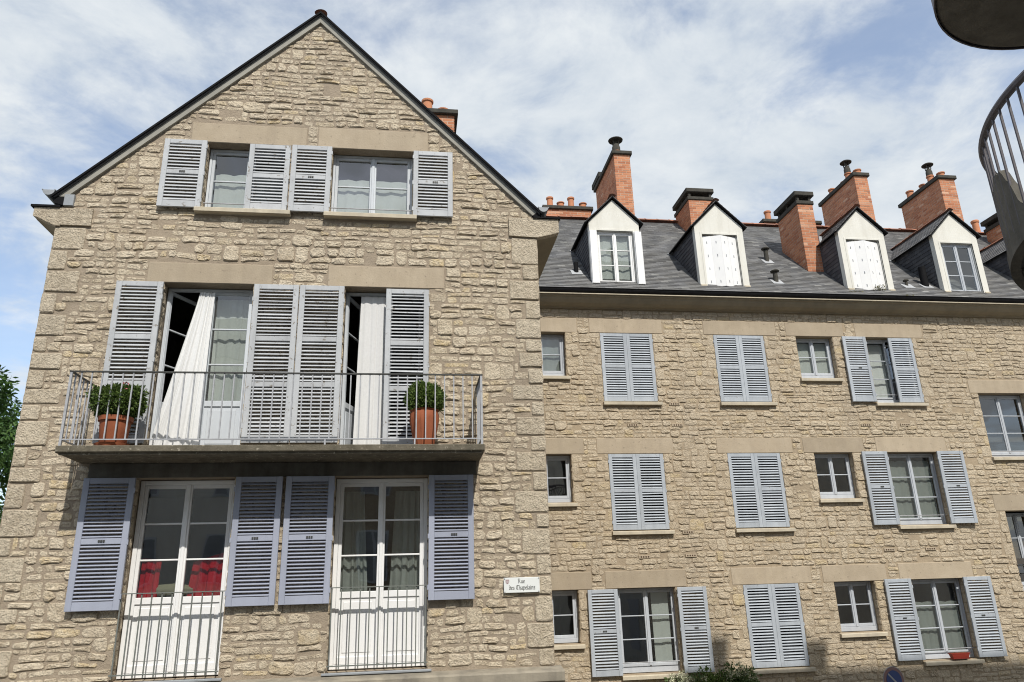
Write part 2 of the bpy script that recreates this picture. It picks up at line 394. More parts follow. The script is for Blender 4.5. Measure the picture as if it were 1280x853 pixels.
def lay(quads, wall, y, mat, rng, dlo, dhi, name='stone', limit=300):
    quads = sorted(quads, key=area, reverse=True)
    for q in quads[:limit]:
        mb = MB(); stone_geo(mb, q, rng.uniform(dlo, dhi), y, rng)
        cx = sum(p[0] for p in q)/4; cz = sum(p[1] for p in q)/4
        mb.build(name, mat, wall, (cx, y, cz))
    mb = MB()
    for q in quads[limit:]: stone_geo(mb, q, rng.uniform(dlo, dhi)*(.55 if area(q) < .012 else .9), y, rng)
    if mb.v: mb.build('small_stones', mat, wall, kind='stuff')
def wall_sheet(poly_l, poly_r, z0, z1, holes, y, depth, extra_z=()):
    """front face with rectangular openings plus their reveals; poly_l/r give the left/right limit at height z"""
    mb = MB()
    xs = sorted({q for h in holes for q in h[:2]}); zs = sorted({z0, z1, *extra_z, *[q for h in holes for q in h[2:]]})
    for a, b in zip(zs, zs[1:]):
        m = (a+b)/2
        cuts = [None]+sorted({x for h in holes if h[2] < m < h[3] for x in h[:2] if poly_l(m) < x < poly_r(m)})+[False]
        for c, d in zip(cuts, cuts[1:]):
            la, lb = (poly_l(a), poly_l(b)) if c is None else (c, c)
            ra, rb = (poly_r(a), poly_r(b)) if d is False else (d, d)
            mx = ((la+lb)+(ra+rb))/4
            if any(h[0] < mx < h[1] and h[2] < m < h[3] for h in holes): continue
            mb.add([(la, y, a), (ra, y, a), (rb, y, b), (lb, y, b)], [(0, 1, 2, 3)])
    for hx0, hx1, hz0, hz1 in holes:
        d = y+depth
        mb.add([(hx0,y,hz0),(hx0,d,hz0),(hx0,d,hz1),(hx0,y,hz1)], [(0,1,2,3)])
        mb.add([(hx1,y,hz0),(hx1,y,hz1),(hx1,d,hz1),(hx1,d,hz0)], [(0,1,2,3)])
        mb.add([(hx0,y,hz1),(hx0,d,hz1),(hx1,d,hz1),(hx1,y,hz1)], [(0,1,2,3)])
        mb.add([(hx0,y,hz0),(hx1,y,hz0),(hx1,d,hz0),(hx0,d,hz0)], [(0,1,2,3)])
    return mb

# ------------------------------------------------------------------ joinery
SLATS = {}
def shutter(root, x0, x1, z0, z1, y, panels, mat, joined=False, latch=True, hinge='l', lean=0., label=None, pitch=.0435, worn=0., rng=rnd, tilt=42):
    """louvred leaf: frame mesh with a child per slat; panels = number of louvred fields"""
    k = y/(10. if y < 12 else 15.); x0, x1, z0, z1 = x0*k, x1*k, z0*k, z1*k      # sizes were taken in the wall plane; the leaf stands a little nearer
    W = x1-x0; hh = z1-z0; t = .034; st = .075 if W > .5 else .06; rl = .072; br = .105
    fb = MB(); fb.bbox(0, st, 0, t, 0, hh, .004); fb.bbox(W-st, W, 0, t, 0, hh, .004)
    zs = [br]
    inner = hh-br-rl-(panels-1)*rl
    fr = [1/panels]*panels if panels < 3 else [.34, .30, .36]
    fb.bbox(st, W-st, .002, t-.002, 0, br, .004); fb.bbox(st, W-st, .002, t-.002, hh-rl, hh, .004)
    fields = []; z = br
    for i in range(panels):
        a = z; b = z+inner*fr[i]; fields.append((a, b)); z = b+rl
        if i < panels-1: fb.bbox(st, W-st, .002, t-.002, b, b+rl, .004)
    o = link('shutter', fb.mesh('shutter', (0, 0, 0), [mat]), root, (x0, y, z0))
    if lean: o.rotation_euler.z = lean
    if label: o['label'] = label
    key = (round(W, 2), mat.name, tilt)
    if key not in SLATS:
        sb = MB(); a = R(tilt); L = .048; th = .007
        pr = []
        for u, v in ((-L/2, -th/2), (L/2, -th/2), (L/2, th/2), (-L/2, th/2)):
            pr.append((u*math.cos(a)-v*math.sin(a), u*math.sin(a)+v*math.cos(a)))   # outer edge low, inner edge high
        sb.prism(pr, 'x', st+.001, W-st-.001); SLATS[key] = sb.mesh('slat', (0, 0, 0), [mat])
    sm = SLATS[key]; jb = MB()
    for a, b in fields:
        n = max(1, int((b-a-.01)/pitch)); p = (b-a)/n
        for i in range(n):
            zc = a+(i+.5)*p
            if joined:
                jb.add([(v.co.x, v.co.y+t/2, v.co.z+zc) for v in sm.vertices], [tuple(pl.vertices) for pl in sm.polygons])
            else:
                rx = rng.gauss(0, .02+.10*worn)
                s = link('slat', sm, o, (x0, y+t/2, z0+zc)); s.rotation_euler.x = rx
                if worn and rng.random() < .12: s.rotation_euler.y = rng.uniform(-.02, .02)
    if joined: link('slats', jb.mesh('slats', (0, 0, 0), [mat]), o, (x0, y, z0), 'stuff')
    if latch:
        lz = fields[0][1]+rl/2 if panels < 3 else fields[1][1]+rl/2
        lb = MB(); cx = W*.5+rng.uniform(-.04, .04)
        for k in (-1, 0, 1): lb.box(cx+k*.028-.011, cx+k*.028+.011, -.007, .001, lz-.012, lz+.014)
        link('latch', lb.mesh('latch', (0, 0, 0), [IRON_D]), o, (x0, y, z0))
    hx = -.012 if hinge == 'l' else W-.012
    if 'hinge'+mat.name not in SLATS: SLATS['hinge'+mat.name] = MB().box(0, .024, -.004, .012, -.03, .03).mesh('hinge', (0, 0, 0), [mat])
    for zc in (hh*.1, hh*.5, hh*.9): link('hinge', SLATS['hinge'+mat.name], o, (x0+hx, y, z0+zc))
    return o
def bar_frame(mb, x0, x1, z0, z1, y0, y1, w, wb=None):
    wb = wb or w
    mb.bbox(x0, x0+w, y0, y1, z0, z1, .005); mb.bbox(x1-w, x1, y0, y1, z0, z1, .005)
    mb.bbox(x0+w, x1-w, y0+.001, y1-.001, z0, z0+wb, .005); mb.bbox(x0+w, x1-w, y0+.001, y1-.001, z1-w, z1, .005)
def leaf(win, x0, x1, z0, z1, y, rows, mat, panel=0, pivot=None, ang=0., stile=.045):
    """one casement leaf: sash + panes (rows = glazed rows); panel = height of the solid lower field"""
    org = pivot or (x0, y, z0)
    lo = .06 if not panel else .085
    sb = MB(); bar_frame(sb, x0, x1, z0, z1, y, y+.045, stile, lo)
    gz0 = z0+lo
    if panel:
        sb.bbox(x0+stile, x1-stile, y+.001, y+.044, z0+panel-.08, z0+panel, .005); gz0 = z0+panel
    gz1 = z1-stile; rh = (gz1-gz0)/rows
    for i in range(1, rows): sb.bbox(x0+stile, x1-stile, y+.008, y+.036, gz0+i*rh-.011, gz0+i*rh+.011, .004)
    s = link('sash', sb.mesh('sash', org, [mat]), win, org)
    objs = [s]
    if panel:
        pb = MB(); pb.box(x0+stile, x1-stile, y+.018, y+.03, z0+.085, z0+panel-.08)
        pb.bbox(x0+stile+.05, x1-stile-.05, y+.010, y+.019, z0+.13, z0+panel-.125, .008)
        objs.append(link('door_panel', pb.mesh('door_panel', org, [mat]), win, org))
    for i in range(rows):
        a = gz0+i*rh+(.011 if i else 0); b = gz0+(i+1)*rh-(.011 if i < rows-1 else 0)
        pb = MB(); pb.add([(x0+stile, y+.022, a), (x1-stile, y+.022, a), (x1-stile, y+.022, b), (x0+stile, y+.022, b)], [(0, 1, 2, 3)])
        objs.append(link('pane', pb.mesh('pane', org, [GLASS]), win, org))
    if ang:
        for o in objs: o.rotation_euler.z = ang
    return objs
def window(root, x0, x1, z0, z1, y, leaves, rows, mat, panel=0, name='window', sill=None, angs=None, fw=.036, low=.0, bar=None):
    fb = MB(); bar_frame(fb, x0, x1, z0, z1, y, y+.06, fw, fw+low)
    wnd = fb.build(name, mat, root, ((x0+x1)/2, y, z0))
    a, b = x0+fw, x1-fw; wl = (b-a)/leaves
    for i in range(leaves):
        an = (angs or {}).get(i, 0)
        lx0, lx1 = a+i*wl+.002, a+(i+1)*wl-.002
        pv = None
        if an: pv = (lx0, y+.01, z0+fw+low) if i == 0 else (lx1, y+.01, z0+fw+low)
        leaf(wnd, lx0, lx1, z0+fw+low+.002, z1-fw-.002, y+.006, rows, mat, panel, pv, an)
    if leaves == 2 and not angs:
        MB().bbox((a+b)/2-.022, (a+b)/2+.022, y-.008, y+.008, z0+fw+low, z1-fw, .006).build('meeting_stile', mat, wnd)
    if sill: sill_stone(wnd, *sill)
    if bar:
        MB().tube([(x0-.01, y-.07, bar), (x1+.01, y-.07, bar)], .009, 6).build('guard_bar', IRON, wnd)
    return wnd
def sill_stone(parent, x0, x1, zt, y0, y1, th=.085):
    mb = MB(); mb.prism([(y1, zt), (y0+.012, zt-.018), (y0, zt-.028), (y0, zt-th), (y0+.02, zt-th), (y0+.02, zt-th-.004), (y1, zt-th-.004)], 'x', x0, x1)
    return mb.build('sill', SILL, parent)
def cloth(name, mat, pts_top, pts_bot, folds, amp, label, cat='curtain', nx=40, nz=14, bulge=0., scal_t=0., scal_b=0., nsc=5, ease=1., y_out=-1):
    """hanging cloth from the edge pts_top (two points) to pts_bot (two points) with vertical folds"""
    mb = MB(); vs = []
    t0, t1 = map(Vector, pts_top); b0, b1 = map(Vector, pts_bot)
    for i in range(nz+1):
        v = i/nz; e = v**ease
        for j in range(nx+1):
            u = j/nx
            p = (t0.lerp(t1, u)).lerp(b0.lerp(b1, u), v); q = t0.lerp(t1, u).lerp(b0.lerp(b1, u), e)
            p = Vector((q.x, q.y, p.z))
            ph = 2*math.pi*folds*(u+.09*noise.noise((u*4+t0.x*3, .3, t0.z))+.03*noise.noise((u*7, v*1.5, t0.x)))
            p.y += amp*1.6*noise.noise((u*3+t0.x, v*2.2, 4.))*v; p.x += amp*.8*noise.noise((u*2.5, v*2.5+t0.x, 8.))*v
            p.y += amp*(.5+.5*v)*(math.sin(ph)+.35*math.sin(2.3*ph+1.7))+y_out*bulge*math.sin(math.pi*min(1, v*1.05))
            if i == 0 and scal_t: p.z += scal_t*abs(math.sin(math.pi*nsc*u))
            if i == nz and scal_b: p.z -= scal_b*abs(math.sin(math.pi*nsc*u))
            vs.append(tuple(p))
    m = nx+1
    mb.add(vs, [(i*m+j, (i+1)*m+j, (i+1)*m+j+1, i*m+j+1) for i in range(nz) for j in range(nx)])
    c = (b0+b1)/2
    return tag(mb.build(name, mat, None, tuple(c), True), label, cat)
def slates(mb, o, ud, vd, nd, width, length, w=.22, e=.115, clip=None, rng=rnd):
    o, ud, vd, nd = map(Vector, (o, ud, vd, nd)); rows = int(math.ceil(length/e))
    for r in range(rows):
        a = r*e; b = min(a+e*1.15, length+.02); x = -(w/2 if r % 2 else 0)
        while x < width:
            x2 = x+w; l, k = max(0, x)+.0015, min(width, x2)-.0015
            if clip:
                lo, hi = clip(a+e*.5); l, k = max(l, lo), min(k, hi)
            if k-l > .02:
                j = rng.uniform(-.004, .004); lift = .011+rng.uniform(0, .005)
                p = lambda u_, v_, n_: tuple(o+ud*u_+vd*v_+nd*n_)
                mb.add([p(l, a+j, lift), p(k, a+j, lift), p(k, b, .002), p(l, b, .002), p(l, a+j, .0), p(k, a+j, .0)],
                       [(0, 1, 2, 3), (4, 5, 1, 0), (4, 0, 3), (5, 2, 1)])
            x = x2
def pot(chim, x, y, z, h=.34, r=.105, cowl=False):
    mb = MB(); mb.lathe((x, y, z), [(r*1.0, 0), (r*.92, h*.12), (r*.88, h*.8), (r*1.08, h*.84), (r*1.1, h*.96), (r*.95, h), (r*.78, h), (r*.75, h*.3)], 16)
    pt = mb.build('pot', POT, chim, None, True)
    if cowl:
        cb = MB(); cb.lathe((x, y, z+h*.9), [(r*.95, 0), (r*.95, .16), (r*.8, .20), (r*.8, .25)], 14)
        for k in range(4):
            a = k*math.pi/2+.6; cb.tube([(x+r*.75*math.cos(a), y+r*.75*math.sin(a), z+h*.9+.24), (x+r*.9*math.cos(a), y+r*.9*math.sin(a), z+h*.9+.41)], .014, 5)
        cb.lathe((x, y, z+h*.9), [(r*.3, .25), (r*.3, .41)], 8)
        cb.lathe((x, y, z+h*.9), [(r*1.65, .385), (r*1.7, .405), (r*1.2, .44), (r*.5, .465), (.005, .475)], 18)
        cb.lathe((x, y, z+h*.9), [(.005, .40), (r*1.65, .385)], 18)
        cb.build('cowl', CAPST, chim, None, True)
def chimney(root, x0, x1, y0, y1, z0, z1, cap='slab', pots=(), capk=.06, rng=rnd):
    """brick stack (real bricks over a mortar core), cap and clay pots"""
    g = .004
    core = MB().box(x0+g, x1-g, y0+g, y1-g, z0, z1).build('chimney', BMORTAR, root, ((x0+x1)/2, (y0+y1)/2, z0))
    bm = MB(); ch = .072; n = int(round((z1-z0)/ch)); ch = (z1-z0)/n; jt = .015
    for i in range(n):
        a = z0+i*ch+jt/2; b = a+ch-jt; off = .11 if i % 2 else 0
        def run(l0, l1):
            x = l0-off; out = []
            while x < l1-.005:
                s, e_ = max(l0, x), min(l1, x+.22)
                if e_-s > .02: out.append((s, e_-jt if e_ < l1-.001 else e_))
                x += .22
            return out
        j = lambda: rng.uniform(-.0025, .0025)
        for s, e_ in run(x0, x1): bm.box(s, e_, y0+j(), y0+.05, a, b); bm.box(s, e_, y1-.05, y1+j(), a, b)
        for s, e_ in run(y0+.052, y1-.052): bm.box(x0+j(), x0+.05, s, e_, a, b); bm.box(x1-.05, x1+j(), s, e_, a, b)
    bm.build('bricks', BRICK, core, kind='stuff')
    k = capk; top = z1
    if cap == 'slab':
        MB().bbox(x0-k, x1+k, y0-k, y1+k, z1, z1+.11, .015).build('cap', CAPST, core); top = z1+.11
        MB().box(x0-.01, x1+.01, y0-.01, y1+.01, z1+.11, z1+.125).build('flaunching', CAPST, core)
    else:
        MB().bbox(x0-.03, x1+.03, y0-.03, y1+.03, z1, z1+.10, .012).build('cap', CAPST, core)
        for px in (x0+.02, x1-.08):
            for py in (y0+.01, (y0+y1)/2, y1-.09): MB().box(px, px+.06, py, py+.08, z1+.10, z1+.235).build('post', CAPST, core)
        MB().bbox(x0-k, x1+k, y0-k, y1+k, z1+.235, z1+.36, .015).build('top_slab', CAPST, core); top = z1+.36
    for p in pots: pot(core, p[0], p[1], top-.01 if len(p) < 5 else p[4], *p[2:4])
    return core
def ridge(parent, p0, p1, n, r=.10, ang=True):
    """row of half-round clay ridge tiles"""
    p0, p1 = Vector(p0), Vector(p1); d = (p1-p0)/n; u = d.normalized(); s = u.cross(Vector((0, 0, 1))).normalized()
    mb = MB(); vs = []; K = 6
    for v, rr in ((0, r*1.08), (.12, r*1.08), (.121, r), (1.04, r)):
        for j in range(K+1):
            a = R(20)+R(140)*j/K; vs.append(d*v+s*(rr*math.cos(a))*1.15+Vector((0, 0, rr*math.sin(a)-.045)))
    mb.add(vs, [(i*(K+1)+j, i*(K+1)+j+1, (i+1)*(K+1)+j+1, (i+1)*(K+1)+j) for i in range(3) for j in range(K)])
    me = mb.mesh('ridge_tile', (0, 0, 0), [RIDGE])
    for i in range(n):
        p = p0+d*i; link('ridge_tile', me, parent, (p.x, p.y, p.z+rnd.uniform(-.006, .006)), rot=(0, 0, rnd.uniform(-.02, .02)))
def foliage(mb, c, rad, n, size, rng, shell=.55, squash=(1, 1, 1), keep=None, droop=0.):
    for _ in range(n):
        while True:
            v = Vector((rng.uniform(-1, 1), rng.uniform(-1, 1), rng.uniform(-1, 1)))
            if .05 < v.length <= 1: break
        v = v.normalized()*(shell+(1-shell)*rng.random()**.5)*(1+.16*noise.noise(v*2.1+Vector(c)))
        p = Vector(c)+Vector((v.x*rad*squash[0], v.y*rad*squash[1], v.z*rad*squash[2]))
        if keep and not keep(p): continue
        d = (v+Vector((rng.gauss(0, .6), rng.gauss(0, .6), rng.gauss(0, .6)-droop))).normalized()
        a = d.orthogonal().normalized(); a.rotate(Matrix.Rotation(rng.uniform(0, 6.28), 3, d)); b = d.cross(a)
        L = size*rng.uniform(.6, 1.3); W = L*rng.uniform(.35, .55)
        mb.add([p, p+d*L*.5+a*W*.5, p+d*L+b*L*.1, p+d*L*.5-a*W*.5], [(0, 1, 2, 3)])

# ================================================================== SETTING
gb = MB(); gb.add([(-300, -300, -H), (300, -300, -H), (300, 300, -H), (-300, 300, -H)], [(0, 1, 2, 3)])
g = gb.build('ground', PAVE, None, (0, 0, -H)); g['kind'] = 'structure'
rb = MB(); rb.add([(-60, .5, -H+.004), (60, .5, -H+.004), (60, 7.4, -H+.004), (-60, 7.4, -H+.004)], [(0, 1, 2, 3)])
rd = rb.build('road', ASPH, None, (0, 4, -H+.004)); rd['kind'] = 'structure'
pv = MB().bbox(-60, 60, 7.4, 9.98, -H-.02, -H+.12, .015).build('pavement', PAVE, None, (0, 8, -H)); pv['kind'] = 'structure'

# ================================================================== GABLED HOUSE (near wing)
YG = 10.0
AP = (-1.55, 8.85)
house = thing('gabled_house', 'stone house with steep gable, balcony and louvred shutters, nearest on the left', 'house', (-1.55, YG, -H))
def gl(z): return max(-4.97, AP[0]-(8.70-z))
def gr(z): return min(1.85, AP[0]+(8.70-z))
GH = [(-3.08, -1.87, 5.28, 6.385), (-1.262, -.028, 5.28, 6.385), (-3.44, -2.228, 1.70, 4.11), (-.98, .23, 1.70, 4.11),
      (-3.474, -2.243, -.97, 1.41), (-.993, .244, -.97, 1.41)]
GL = [(-3.32, -1.645, 6.385, 6.715), (-1.477, .19, 6.385, 6.74), (-3.67, -1.99, 4.11, 4.415), (-1.22, .44, 4.11, 4.435), (-4.05, .88, 1.41, 1.60)]
wallg = wall_sheet(gl, gr, -H, 8.695, GH, YG, .24, (5.27, 5.25))
for xx in (-4.97, 1.85): wallg.add([(xx, YG, -H), (xx, 19, -H), (xx, 19, 5.25), (xx, YG, 5.25)], [(0, 1, 2, 3)])
wallg = wallg.build('stone_wall', MORTAR_G, house)
for i, (a, b, c, d) in enumerate(GL):
    MB().bbox(a, b, YG-.009-.002*(i % 2), YG+.04, c+.002, d, .008).build('lintel', LINTEL if i < 4 else CONC2, wallg)
# quoins on both corners
rq = random.Random(21); quo = []
def quoins(xc, sgn, z0, z1):
    z = z0; k = 0
    while z < z1-.05:
        h = rq.uniform(.19, .34)
        if z1-z-h < .15: h = z1-z
        wd = rq.uniform(.33, .46) if k % 2 else rq.uniform(.17, .25)
        a, b = (xc, xc+wd) if sgn > 0 else (xc-wd, xc)
        quo.append((a, b, z, z+h)); z += h; k += 1
quoins(-4.97, 1, -1.6, 4.91); quoins(1.85, -1, -1.0, 4.985)
for a, b, c, d in quo:
    g = .011; mb = MB(); le = a < -4.9; j = lambda: rq.uniform(-.006, .006)
    stone_geo(mb, [(a+(0 if le else g)+j(), c+g+j()), (b-(g if le else 0)+j(), c+g+j()), (b-(g if le else 0)+j(), d-g+j()), (a+(0 if le else g)+j(), d-g+j())], rq.uniform(.012, .022), YG, rq, .6, .6)
    mb.build('quoin', QUOIN, wallg, ((a+b)/2, YG, (c+d)/2))
KN = [(-4.97, -4.5, 4.91, 5.2), (1.42, 1.85, 4.985, 5.3)]
obs = GH + [(a-.01, b+.01, c-.0, d+.012) for a, b, c, d in GL] + [(a-.005, b+.005, c, d) for a, b, c, d in quo] + KN + [(-6, 3, -1.17, -.97)]
obs += [(-3.13, -1.80, 5.17, 5.3), (-1.32, .03, 5.17, 5.3), (-4.16, .94, 1.6, 1.72)]
lay(masonry(gl, gr, -1.62, 8.64, obs, random.Random(4), .15, .26, .10, .32, (.006, .015), .26), wallg, YG, STONE_G, random.Random(5), .003, .023)
# hewn jamb stones inside the openings
rv = random.Random(61)
def reveal_stones(wall, hx, z0, z1, y, dep, face, mat):
    mb = MB(); z = z0
    while z < z1-.04:
        h = rv.uniform(.09, .24); h = z1-z if z1-z-h < .06 else h
        t = MB(); cut = dep*rv.uniform(.35, 1)
        for a, b in ((.004, cut-.008), (cut, dep-.004)):
            if b-a > .04: stone_geo(t, [(a, z+.008), (b, z+.008), (b, z+h-.006), (a, z+h-.006)], rv.uniform(.006, .014), 0, rv, .6)
        mb.add([(hx-face*p[1], y+p[0], p[2]) for p in t.v], [f_[::face] for f_ in t.f]); z += h
    mb.build('reveal_stones', mat, wall, kind='stuff')
for hx0, hx1, hz0, hz1 in GH: reveal_stones(wallg, hx0, hz0, hz1, YG, .155, 1, STONE_G); reveal_stones(wallg, hx1, hz0, hz1, YG, .155, -1, STONE_G)
# kneelers / eaves cornice running back along both side walls
MB().prism([(-4.9, 4.915), (-4.97, 4.915), (-5.20, 5.03), (-5.27, 5.055), (-5.27, 5.19), (-4.5, 5.19), (-4.5, 4.93), (-4.9, 4.93)], 'y', YG-.035, YG+.08).build('kneeler', QUOIN, house)
MB().prism([(1.42, 5.0), (1.86, 4.985), (2.15, 5.065), (2.19, 5.08), (2.19, 5.30), (1.42, 5.30)], 'y', YG-.035, YG+.08).build('kneeler', QUOIN, house)
MB().prism([(-4.95, 4.91), (-5.20, 5.03), (-5.27, 5.05), (-5.27, 5.185), (-4.95, 5.185)], 'y', YG+.081, 19).build('eaves_cornice', CORNICE, house)
MB().prism([(1.84, 4.985), (2.15, 5.065), (2.19, 5.075), (2.19, 5.295), (1.84, 5.295)], 'y', YG+.081, 14.6).build('eaves_cornice', CORNICE, house)
MB().box(-5.31, -4.93, YG-.06, 19, 5.192, 5.222).build('cornice_flashing', GUTTER, house)
MB().box(1.80, 2.22, YG-.06, 14.6, 5.302, 5.327).build('cornice_flashing', GUTTER, house)
# roof
roof = MB()
roof.prism([(AP[0], 8.85), (-5.02, 5.38), (-5.02, 5.335), (AP[0], 8.805)], 'y', YG-.075, 19)
roof.prism([(AP[0], 8.85), (AP[0], 8.805), (1.90, 5.355), (1.90, 5.40)], 'y', YG-.075, 19)
roof = roof.build('roof', SLATE_D, house)
vb = MB()
vb.prism([(AP[0], 8.862), (-5.045, 5.367), (-5.045, 5.328), (AP[0], 8.823)], 'y', YG-.10, YG-.077)
vb.prism([(AP[0], 8.862), (AP[0], 8.823), (1.925, 5.351), (1.925, 5.39)], 'y', YG-.10, YG-.077)
vb.build('verge_trim', GUTTER, roof)
vb = MB()
vb.prism([(AP[0], 8.803), (-4.97, 5.383), (-4.97, 5.265), (AP[0], 8.685)], 'y', YG-.045, YG+.02)
vb.prism([(AP[0], 8.803), (AP[0], 8.685), (1.85, 5.29), (1.85, 5.404)], 'y', YG-.045, YG+.02)
vb.build('verge_mortar', plain_mat('verge_mortar_grey', (.34, .33, .29), (.27, .26, .23), 4, .95, 50, .004), roof)
ridge(roof, (AP[0], YG-.09, 8.862), (AP[0], 18.8, 8.862), 22, .085)
def half_gutter(parent, p0, p1, r, mat, name='gutter', endcap=True):
    p0, p1 = Vector(p0), Vector(p1); d = (p1-p0).normalized(); s = d.cross(Vector((0, 0, 1))).normalized(); mb = MB(); vs = []; K = 10
    for p in (p0, p1):
        for rr in (r, r-.006):
            for j in range(K+1):
                a = math.pi+math.pi*j/K; vs.append(p+s*rr*math.cos(a)+Vector((0, 0, rr*math.sin(a))))
    m = K+1
    for j in range(K): mb.f += [(j, j+1, 2*m+j+1, 2*m+j), (m+j, 3*m+j, 3*m+j+1, m+j+1)]
    mb.f += [(0, 2*m, 3*m, m), (K, m+K, 3*m+K, 2*m+K)]
    mb.v = [tuple(v) for v in vs]
    if endcap:
        for k in (0, 2): mb.f.append(tuple(range(k*m, k*m+m)))
    mb.tube([p0+s*r, p1+s*r], .011, 6)
    mb.tube([p0-s*r, p1-s*r], .011, 6)
    return mb.build(name, mat, parent)
half_gutter(house, (-5.10, YG-.09, 5.44), (-5.10, 19, 5.44), .082, ZINC)
half_gutter(house, (1.955, YG-.09, 5.47), (1.955, 14.6, 5.47), .075, ZINC)
MB().prism([(-5.03, 5.36), (-5.02, 5.26), (-4.90, 5.225), (-4.90, 5.36)], 'y', YG-.05, YG+.1).build('verge_foot', GUTTER, roof)
MB().prism([(1.78, 5.335), (1.93, 5.335), (1.93, 5.40), (1.86, 5.40)], 'y', YG-.05, YG+.1).build('verge_foot', GUTTER, roof)
MB().bbox(-4.90, -4.77, YG-.05, YG+.05, 5.225, 5.40, .004).build('flashing', ZINC, roof)
# lower ledge and door steps
MB().prism([(YG+.02, -1.0), (YG-.19, -1.03), (YG-.22, -1.05), (YG-.22, -1.15), (YG-.19, -1.17), (YG-.10, -1.20), (YG+.02, -1.20)], 'x', -4.99, 1.93).build('ledge', plain_mat('stained_ledge_stone', (.36, .32, .25), (.19, .17, .14), 2.5, .95, 50, .006, .1, (.12, .11, .09)), house)
# back and floors inside
ib = MB()
ib.box(-4.95, 1.83, 13.3, 13.4, -H, 5.2); ib.box(-3.3, .2, 13.3, 13.4, 5.2, 6.9)
for z in (-1.02, 1.66, 4.70): ib.box(-4.95, 1.83, YG+.25, 13.29, z-.12, z-.03)
ib.box(-3.3, .2, YG+.25, 13.29, 6.75, 6.84)
for xx in (-1.75,): ib.box(xx, xx+.1, YG+.25, 13.29, -H, 6.6)
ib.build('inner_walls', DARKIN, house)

# --- top storey
yw = YG+.165
window(house, -3.07, -1.88, 5.285, 6.375, yw, 2, 2, FR_OLD, sill=(-3.13, -1.80, 5.275, YG-.11, yw), bar=5.42)
window(house, -1.252, -.038, 5.285, 6.375, yw, 2, 2, FR_OLD, sill=(-1.32, .03, 5.275, YG-.11, yw), bar=5.42)
rs = random.Random(11)
SC = dict(panels=2, mat=SH_OLD, worn=.6, rng=rs, joined=True, pitch=.047, tilt=57)
shutter(house, -3.685, -3.085, 5.30, 6.42, YG-.085, hinge='r', **SC)
shutter(house, -2.468, -1.872, 5.30, 6.40, YG-.045, hinge='r', latch=False, label='chipped shutter leaf closed over the right half of the upper left window', **SC)
shutter(house, -1.852, -1.262, 5.30, 6.42, YG-.085, hinge='r', **SC)
shutter(house, -.030, .572, 5.30, 6.42, YG-.085, hinge='l', **SC)
# --- balcony storey
window(house, -3.43, -2.238, 1.715, 4.10, yw+.02, 2, 3, FR_OLD, panel=.72, name='french_window', angs={0: R(62)})
window(house, -.97, .22, 1.715, 4.10, yw+.02, 2, 3, FR_OLD, panel=.72, name='french_window', angs={0: R(72), 1: R(-80)})
SB = dict(panels=3, mat=SH_OLD, worn=.5, rng=rs, pitch=.0475, tilt=45)
shutter(house, -4.060, -3.445, 1.86, 4.125, YG-.09, hinge='r', latch=False, **SB)
shutter(house, -2.228, -1.613, 1.86, 4.125, YG-.09, hinge='l', latch=False, **SB)
shutter(house, -1.600, -.982, 1.86, 4.125, YG-.09, hinge='r', latch=False, **SB)
shutter(house, -.388, .226, 1.80, 4.10, YG-.045, hinge='r', latch=False, label='tall peeling shutter leaf closed over half of the balcony window', **SB)
# --- lower storey: white glazed doors with blue shutters
window(house, -3.464, -2.253, -.955, 1.40, yw+.02, 2, 3, WHITE, panel=.86, name='french_window', fw=.055)
window(house, -.983, .234, -.955, 1.40, yw+.02, 2, 3, WHITE, panel=.86, name='french_window', fw=.055)
for a, b in ((-3.52, -2.2), (-1.04, .29)): MB().bbox(a, b, YG-.06, yw+.03, -1.0, -.972, .006).build('door_step', ZINC, house)
SA = dict(panels=2, mat=SH_BLUE, rng=rs, pitch=.0425, tilt=31)
shutter(house, -4.092, -3.474, -.172, 1.418, YG-.09, hinge='r', **SA)
shutter(house, -2.243, -1.655, -.172, 1.418, YG-.09, hinge='l', **SA)
shutter(house, -1.610, -.993, -.172, 1.418, YG-.09, hinge='r', **SA)
shutter(house, .244, .838, -.172, 1.418, YG-.09, hinge='l', **SA)
def juliet(x0, x1, zt, zb, n, y):
    rl = MB().box(x0, x1, y-.018, y+.018, zt-.012, zt).build('window_rail', IRON_G, house, ((x0+x1)/2, y, zb))
    MB().box(x0, x1, y-.012, y+.012, zb+.03, zb+.045).build('bottom_bar', IRON_G, rl)
    bar = MB().box(-.007, .007, -.007, .007, 0, zt-zb-.013).mesh('bar', (0, 0, 0), [IRON_G])
    for i in range(n): link('bar', bar, rl, (x0+.03+(x1-x0-.06)*i/(n-1), y, zb))
    return rl
juliet(-3.47, -2.24, .02, -.93, 11, YG-.055)
juliet(-.985, .238, .02, -.93, 11, YG-.055)
# --- balcony
BX0, BX1, BY = -4.15, .925, YG-.75
bal = MB()
bal.prism([(BY, 1.625), (BY+.02, 1.612), (YG-.002, 1.60), (YG-.002, 1.715), (BY+.02, 1.70), (BY, 1.69)], 'x', BX0, BX1)
bal = bal.build('balcony', CONCRETE, house)
MB().box(BX0+.03, BX1-.03, BY+.03, BY+.07, 1.59, 1.611).build('drip_edge', CONCRETE, bal)
zr, zb = 2.62, 1.765; fy = BY+.03; fx0, fx1 = BX0+.03, BX1-.03
MB().box(fx0-.02, fx1+.02, fy-.02, fy+.02, zr-.014, zr).build('handrail', IRON_D, bal)
for xx in (fx0, fx1): MB().box(xx-.018, xx+.018, fy+.021, YG-.004, zr-.014, zr-.001).build('side_handrail', IRON_D, bal)
MB().box(fx0, fx1, fy-.010, fy+.010, zb, zb+.014).build('bottom_rail', IRON, bal)
for xx in (fx0, fx1): MB().box(xx-.010, xx+.010, fy+.011, YG-.004, zb, zb+.014).build('bottom_rail', IRON, bal)
